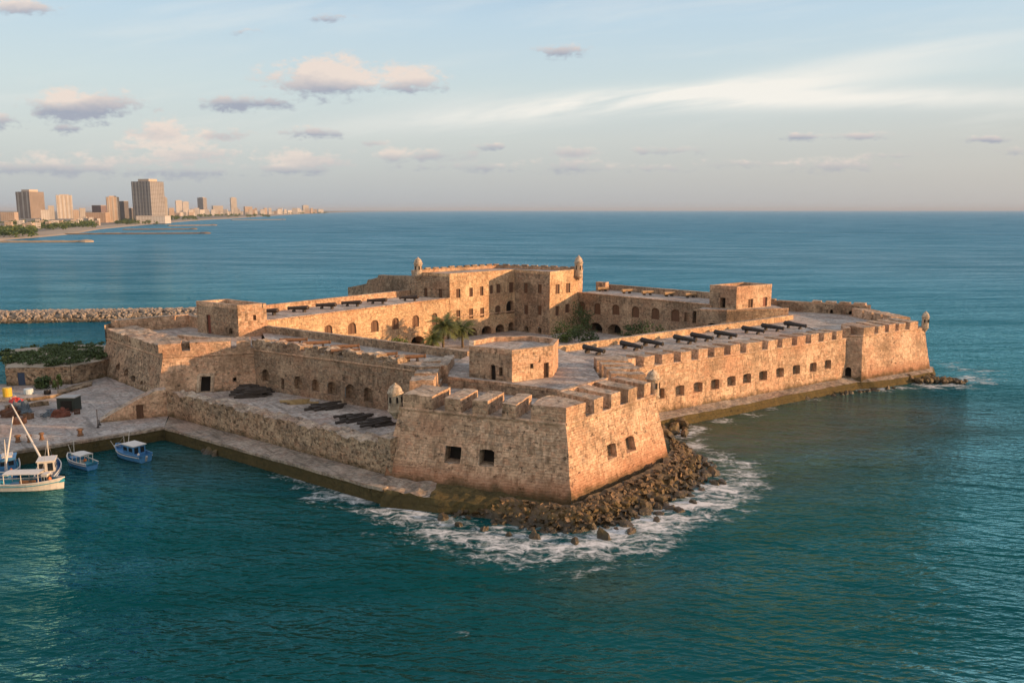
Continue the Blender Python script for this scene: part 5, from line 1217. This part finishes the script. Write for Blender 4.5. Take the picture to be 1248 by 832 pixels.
for k in range(20):
    p = at(rg.uniform(464, 500), rg.uniform(592, 606), .5); rock(p, rg.uniform(.5, 1.0), 'dark wet boulder at the end of the quay path beside the nearest bastion', 'boulders at the end of the quay path', rg)
# ---------------- breakwater
bw = MB(); A, B = V2(-210, 262), V2(-92, 279)
rg = random.Random(5); d = (B - A).normalized(); n = V2(-d.y, d.x); L = (B - A).length
core = MB()
core.block([A - n * 7, B - n * 7, B + n * 6, A + n * 6], -1.5, .8, 0, 0, 3); core.block([A - n * 4.2, B - n * 4.2, B + n * 4, A + n * 4], .7, 2.2, 0, 0, 3)
struct(core.build('breakwater_core', ROCK_G, rough=.4))
for k in range(2300):
    u = rg.uniform(0, L); w = rg.uniform(-7.5, 5.5); zc = 2.6 - max(0, abs(w) - 3.2) * .68; s = rg.uniform(.4, .9)
    p = A + d * u + n * w; i0 = len(bw.v); me = RM[k % 9]
    q = Vector((rg.uniform(-1, 1), rg.uniform(-1, 1), rg.uniform(-1, 1))).normalized(); from_q = q.to_track_quat('Z', 'Y')
    for v in (PICO := [Vector(a) for a in ((1, .1, -.5), (.3, 1, -.4), (-.9, .4, -.5), (-.5, -.9, -.4), (.5, -.8, -.5), (.6, .3, .6), (-.4, .6, .65), (-.3, -.5, .7), (0, 0, -.9))]):
        bw.v.append(Vector((p.x, p.y, zc)) + (from_q @ Vector((v.x * rg.uniform(.8, 1.2), v.y, v.z))) * s)
    for f in ((0, 1, 6, 5), (1, 2, 6), (2, 3, 7, 6), (3, 4, 7), (4, 0, 5, 7), (5, 6, 7), (0, 8, 1), (1, 8, 2), (2, 8, 3), (3, 8, 4), (4, 8, 0)):
        bw.f.append(tuple(i0 + a for a in f)); bw.m.append(0)
stuff(bw.build('breakwater', ROCK_G), 'long low breakwater of pale boulders behind the left bastion', 'breakwater')
# ================================================================== COAST AND CITY
def land(px_list, name, mat, far=None, z=1.6):
    P = [at(x, y, z) for x, y in px_list]; P += far or []
    mb = MB(); mb.poly(P); mb.build
    for a, b in zip(P, P[1:]):
        mb.poly((a, b, Vector((b.x, b.y, -1)), Vector((a.x, a.y, -1))))
    return struct(mb.build(name, mat))
SAND = plain('coast_ground', (0.30, 0.25, 0.19), .95, .3, .01); CITYG = plain('city_ground', (0.16, 0.145, 0.12), .95, .35, .01)
CO = [(-60, 300), (0, 291), (40, 288), (75, 285), (100, 281.5), (118, 278.5), (150, 275.5), (185, 272.5), (215, 270), (250, 267.5), (290, 265.5), (330, 262.8), (365, 260.8), (400, 259.2), (440, 258.0), (540, 257.1)]
P = [at(x, y, 1.6) for x, y in CO]
mb = MB()
for a, b in zip(P, P[1:]):
    a2, b2 = Vector((a.x - 40 - a.y * .012, a.y + 6, 2.2)), Vector((b.x - 40 - b.y * .012, b.y + 6, 2.2))
    a3, b3 = Vector((a.x * 1.3 - 30000, a.y + 400, 3)), Vector((b.x * 1.3 - 30000, b.y + 400, 3))
    mb.poly((Vector((a.x + 8, a.y - 4, -.5)), Vector((b.x + 8, b.y - 4, -.5)), b, a), 0); mb.poly((a, b, b2, a2), 0); mb.poly((a2, b2, b3, a3), 1)
struct(mb.build('coast', [SAND, CITYG]))
for i, (x0, y0, x1, y1, w, lb_) in enumerate(((-30, 294.5, 105, 294, 9, 'nearest pale stone jetty with a rounded end, far left'), (78, 285, 250, 284, 10, 'long dark stone jetty reaching right from the beach, with a rocky head'), (150, 279.5, 236, 279, 8, 'thin middle jetty beyond the long dark one'), (205, 275, 260, 274.3, 10, 'short jetty beyond the thin one, near the pale beach'), (282, 268, 345, 267.5, 12, 'farthest thin jetty, below the low distant blocks'))):
    a, b = at(x0, y0, 1), at(x1, y1, 1); mb = MB(); d = (b - a).normalized(); n = Vector((-d.y, d.x, 0)) * (w / 2); N = 30
    for k in range(N):
        p, q = a.lerp(b, k / N), a.lerp(b, (k + 1) / N); mb.block([(p - n).xy, (q - n).xy, (q + n).xy, (p + n).xy], -1, 1.9, 0, 1, 6)
    e = b; mb.lathe((e.x, e.y), [(w * .95, -1), (w * .85, 1.5), (w * .6, 2.4), (w * .2, 2.7)], 10, 0)
    tag(mb.build('jetty', [plain('jetty_rock%d' % i, ((.3, .25, .19), (.13, .115, .1), (.15, .13, .11), (.2, .17, .14), (.2, .18, .15))[i], .9, .4, .3), plain('jetty_top%d' % i, (.36, .3, .23), .9, .2, .3)], None, rough=.5, freq=.2), lb_, 'jetty', 'jetties along the city shore')
def facade_mat(name, wall, win, fw, fh, ms=.35, vertical=False):
    m, T, b = new_mat(name); uv = T.node('ShaderNodeTexCoord').outputs['UV']
    br = T.node('ShaderNodeTexBrick', {'Vector': uv, 'Scale': 1.0, 'Color1': (*win, 1), 'Color2': (*[v * 1.5 + .01 for v in win], 1), 'Mortar': (*wall, 1), 'Mortar Size': ms, 'Mortar Smooth': .1, 'Brick Width': fw, 'Row Height': fh}); br.offset = 0.0
    col = br.outputs['Color']
    n = T.noise(T.node('ShaderNodeNewGeometry').outputs['Position'], .03, 4); f = T.math('MULTIPLY_ADD', n, .6, .7)
    col = T.mix(1.0, col, T.node('ShaderNodeCombineXYZ', {0: f, 1: f, 2: f}).outputs[0], 'MULTIPLY')
    T.l.new(col, b.inputs['Base Color']); b.inputs['Roughness'].default_value = .7; return m
FM = {'brown': facade_mat('facade_brown', (.23, .205, .195), (.07, .05, .045), 6, 3.3, .9), 'white': facade_mat('facade_white', (.5, .5, .5), (.22, .19, .17), 7, 3.3, 1.0), 'tan': facade_mat('facade_tan', (.38, .33, .29), (.2, .13, .09), 6, 3.3, 1.0),
      'dark': facade_mat('facade_dark', (.12, .115, .125), (.04, .045, .05), 5, 3.3, .7), 'grey': facade_mat('facade_grey', (.27, .275, .29), (.07, .065, .07), 6.5, 3.6, .8), 'beige': facade_mat('facade_beige', (.38, .375, .365), (.2, .17, .15), 6, 3.3, 1.1),
      'orange': facade_mat('facade_orange', (.34, .27, .22), (.18, .11, .08), 6, 3.3, 1.1), 'purple': facade_mat('facade_purple', (.16, .12, .135), (.06, .05, .055), 6, 3.3, .8)}
ROOF = plain('flat_roof', (.4, .35, .3), .9, .2, .05); CROWN = plain('roof_plant', (.42, .36, .31), .8, .2, .05)
def tower(x0, x1, yt, yb, style, label, crown=0, rot=R(30), group=None, name='apartment_tower', dk=.8, strips=0, cat=None):
    base = at((x0 + x1) / 2, yb, 2.2); Y = base.y; app = (x1 - x0) / FPX * Y * 1.01
    w = app / (math.cos(rot) + dk * abs(math.sin(rot))); d = w * dk
    zt = H - Y * math.tan(PITCH + math.atan((yt - 416) / FPX)); zt = max(zt, 5)
    t = thing(name, label, cat or ('tower block' if zt > 30 else 'building'), (base.x, Y, 2.2), group)
    c = V2(base.x, Y + d * .5); ux = V2(math.cos(rot), math.sin(rot)); uy = V2(-ux.y, ux.x)
    q = lambda a, b_: c + ux * (a * w / 2) + uy * (b_ * d / 2)
    zr = zt - (crown if crown else 0)
    m = MB(); m.block([q(-1, -1), q(1, -1), q(1, 1), q(-1, 1)], 1.5, zr, 0, 1); m.build('wall', [FM[style], ROOF], t)
    m = MB()
    if crown: m.block([q(-.55, -.6), q(.6, -.6), q(.6, .6), q(-.55, .6)], zr + .01, zt, 0, 0); m.build('roof', CROWN, t)
    else: m.block([q(-1.01, -1.01), q(1.01, -1.01), q(1.01, 1.01), q(-1.01, 1.01)], zr + .01, zr + 1.0, 0, 0, bottom=True); m.build('roof', ROOF, t)
    for k in range(strips):
        a = -1 + 2 * (k + .5) / strips; m = MB(); o = uy * -.6
        m.block([q(a - .32 / strips, -1) + o, q(a + .32 / strips, -1) + o, q(a + .32 / strips, -1) - o * .1, q(a - .32 / strips, -1) - o * .1], 3, zr - 1, 0, 0); m.build('pilaster', FM['beige'] if style != 'white' else ROOF, t)
    return t
tower(18.5, 48, 231, 266, 'brown', 'brown tower with pale vertical bands and a stepped white top, far left of the skyline', 9, strips=3, rot=R(-24))
tower(65.6, 87, 237, 266.5, 'white', 'white slab tower with vertical window strips, second from the left on the skyline', 2.5, strips=4)
tower(112, 129, 250.6, 270, 'purple', 'dark purplish mid rise block left of the tan tower', 0, R(-20))
tower(128, 145, 238.7, 271, 'tan', 'warm tan tower between the purplish block and the dark towers', 3, strips=3)
tower(145, 155.5, 245.5, 269.5, 'dark', 'dark grey tower touching the right side of the tan tower', 0, R(-20))
tower(155, 163.5, 254, 269, 'dark', 'lower dark tower just left of the tallest tower', 0, R(-20))
tower(161, 195, 218, 271, 'grey', 'tallest grey high rise with balcony columns and a ragged roof, centre of the skyline', 7, strips=6, rot=R(-20))
tower(195, 204.5, 239.5, 270.5, 'beige', 'slim beige tower touching the right side of the tallest one', 3)
tower(164, 200, 263.5, 272.3, 'white', 'long white podium building at the foot of the tallest tower', 0, R(8), name='low_building')
tower(213, 222, 244, 262.5, 'white', 'left one of the pair of pale slabs right of the tallest tower', 2)
tower(221.5, 230, 245.5, 262.2, 'white', 'right one of the pair of pale slabs right of the tallest tower', 2)
tower(241, 251, 240.5, 261.5, 'grey', 'lone grey tower midway between the pale pair and the farther slender tower', 3, R(-20))
tower(280, 288.5, 240.5, 261, 'beige', 'slender pale tower standing alone over the low distant blocks', 4)
tower(256.5, 271, 251, 262, 'beige', 'broad pale mid rise left of the slender distant tower', 0); tower(296, 307, 252, 261.6, 'tan', 'tan mid rise right of the slender distant tower', 0)
tower(367.5, 376, 250, 260, 'beige', 'most distant pale tower, alone near the end of the coast', 3)
tower(103, 128, 259.5, 271.5, 'orange', 'long low orange building in front of the tan tower', 0, R(10), name='low_building')
tower(58, 66, 251, 267.5, 'beige', 'narrow beige block in the gap left of the white slab tower', 0); tower(88, 96, 256, 268, 'tan', 'small tan block right of the white slab tower', 0); tower(96, 104, 254, 268.5, 'beige', 'small beige block beside the long orange building', 0)
tower(204.5, 212, 254, 264, 'tan', 'low tan block between the slim beige tower and the pale pair', 0); tower(0, 17, 259, 269.5, 'tan', 'low tan block at the left edge of the skyline', 0, R(10), name='low_building')
tower(48, 59, 256, 268, 'white', 'low white block right of the brown tower', 0, name='low_building'); tower(231, 241, 255, 262.5, 'tan', 'low tan block left of the lone grey tower', 0)
rg = random.Random(77)
for k in range(52):
    x = 205 + 190 * (k / 52) + rg.uniform(-3, 3); w = rg.uniform(3.0, 8.0); yb = 263.8 - (x - 205) / 190 * 4.2; hgt = rg.choice([2.5, 3.5, 4.5, 6, 8]) * (1.15 - (k / 52) * .55)
    tower(x, x + w, yb - hgt - 1.0, yb, rg.choice(['white', 'beige', 'tan', 'beige', 'white']), 'tiny pale low rise block in the distant line of buildings along the far shore', 0, R(rg.uniform(5, 40)), 'low rise blocks along the far shore', 'low_building')
for k in range(26):
    x = -2 + 130 * (k / 26) + rg.uniform(-3, 3); w = rg.uniform(5, 12); yb = 279.5 - max(0, x) / 130 * 6 + rg.uniform(-4, 1)
    tower(x, x + w, yb - rg.uniform(4, 7), yb, rg.choice(['white', 'tan', 'orange', 'beige']), 'low house among the trees of the near city shore at far left', 0, R(rg.uniform(0, 40)), 'low houses on the near city shore', 'low_house')
# trees along the shore
def wood(name, boxes, label, seed):
    mb = MB(); rg = random.Random(seed)
    for (x0, x1, y0, y1, n, hgt) in boxes:
        for k in range(n):
            p = at(rg.uniform(x0, x1), rg.uniform(y0, y1), 2); r = hgt * rg.uniform(.45, .7); c = p + Vector((0, 0, hgt * rg.uniform(.4, .75)))
            for _ in range(34):
                q = c + Vector((rg.gauss(0, .5) * r, rg.gauss(0, .5) * r, rg.gauss(0, .38) * r)); a = Vector((rg.uniform(-1, 1), rg.uniform(-1, 1), rg.uniform(-.5, 1))).normalized(); b_ = a.orthogonal().normalized(); s_ = r * rg.uniform(.22, .42)
                mb.poly((q - a * s_, q + b_ * s_ * .6, q + a * s_, q - b_ * s_ * .6))
    return stuff(mb.build(name, LEAF_DARK), label, 'trees')
wood('shore_trees', [(-20, 42, 282, 289, 80, 10), (40, 80, 276, 281, 26, 9), (78, 115, 273, 278, 40, 10), (140, 200, 270, 273.5, 60, 9), (200, 240, 265, 268.5, 50, 10), (240, 330, 262.5, 265, 60, 12), (330, 400, 259.6, 261, 40, 14), (0, 60, 272, 276, 24, 9)], 'green belt of trees along the distant city shore', 9)
# ================================================================== HAZE
hz = bpy.data.meshes.new('haze'); bmx = bmesh.new(); bmesh.ops.create_cube(bmx, size=1.0)
for v in bmx.verts: v.co = Vector((v.co.x * 124000, v.co.y * 63000 + 29450, v.co.z * 152.5 + 73.2))
bmx.to_mesh(hz); bmx.free(); ho = bpy.data.objects.new('haze', hz); COL.objects.link(ho); ho['kind'] = 'stuff'
hm = bpy.data.materials.new('haze_air'); hm.use_nodes = True; T = NT(hm.node_tree); T.n.clear()
pv = T.node('ShaderNodeVolumePrincipled', {'Color': (0.50, 0.60, 0.74, 1), 'Density': HAZE, 'Anisotropy': 0.0}); ou = T.node('ShaderNodeOutputMaterial'); T.l.new(pv.outputs[0], ou.inputs['Volume']); hz.materials.append(hm)
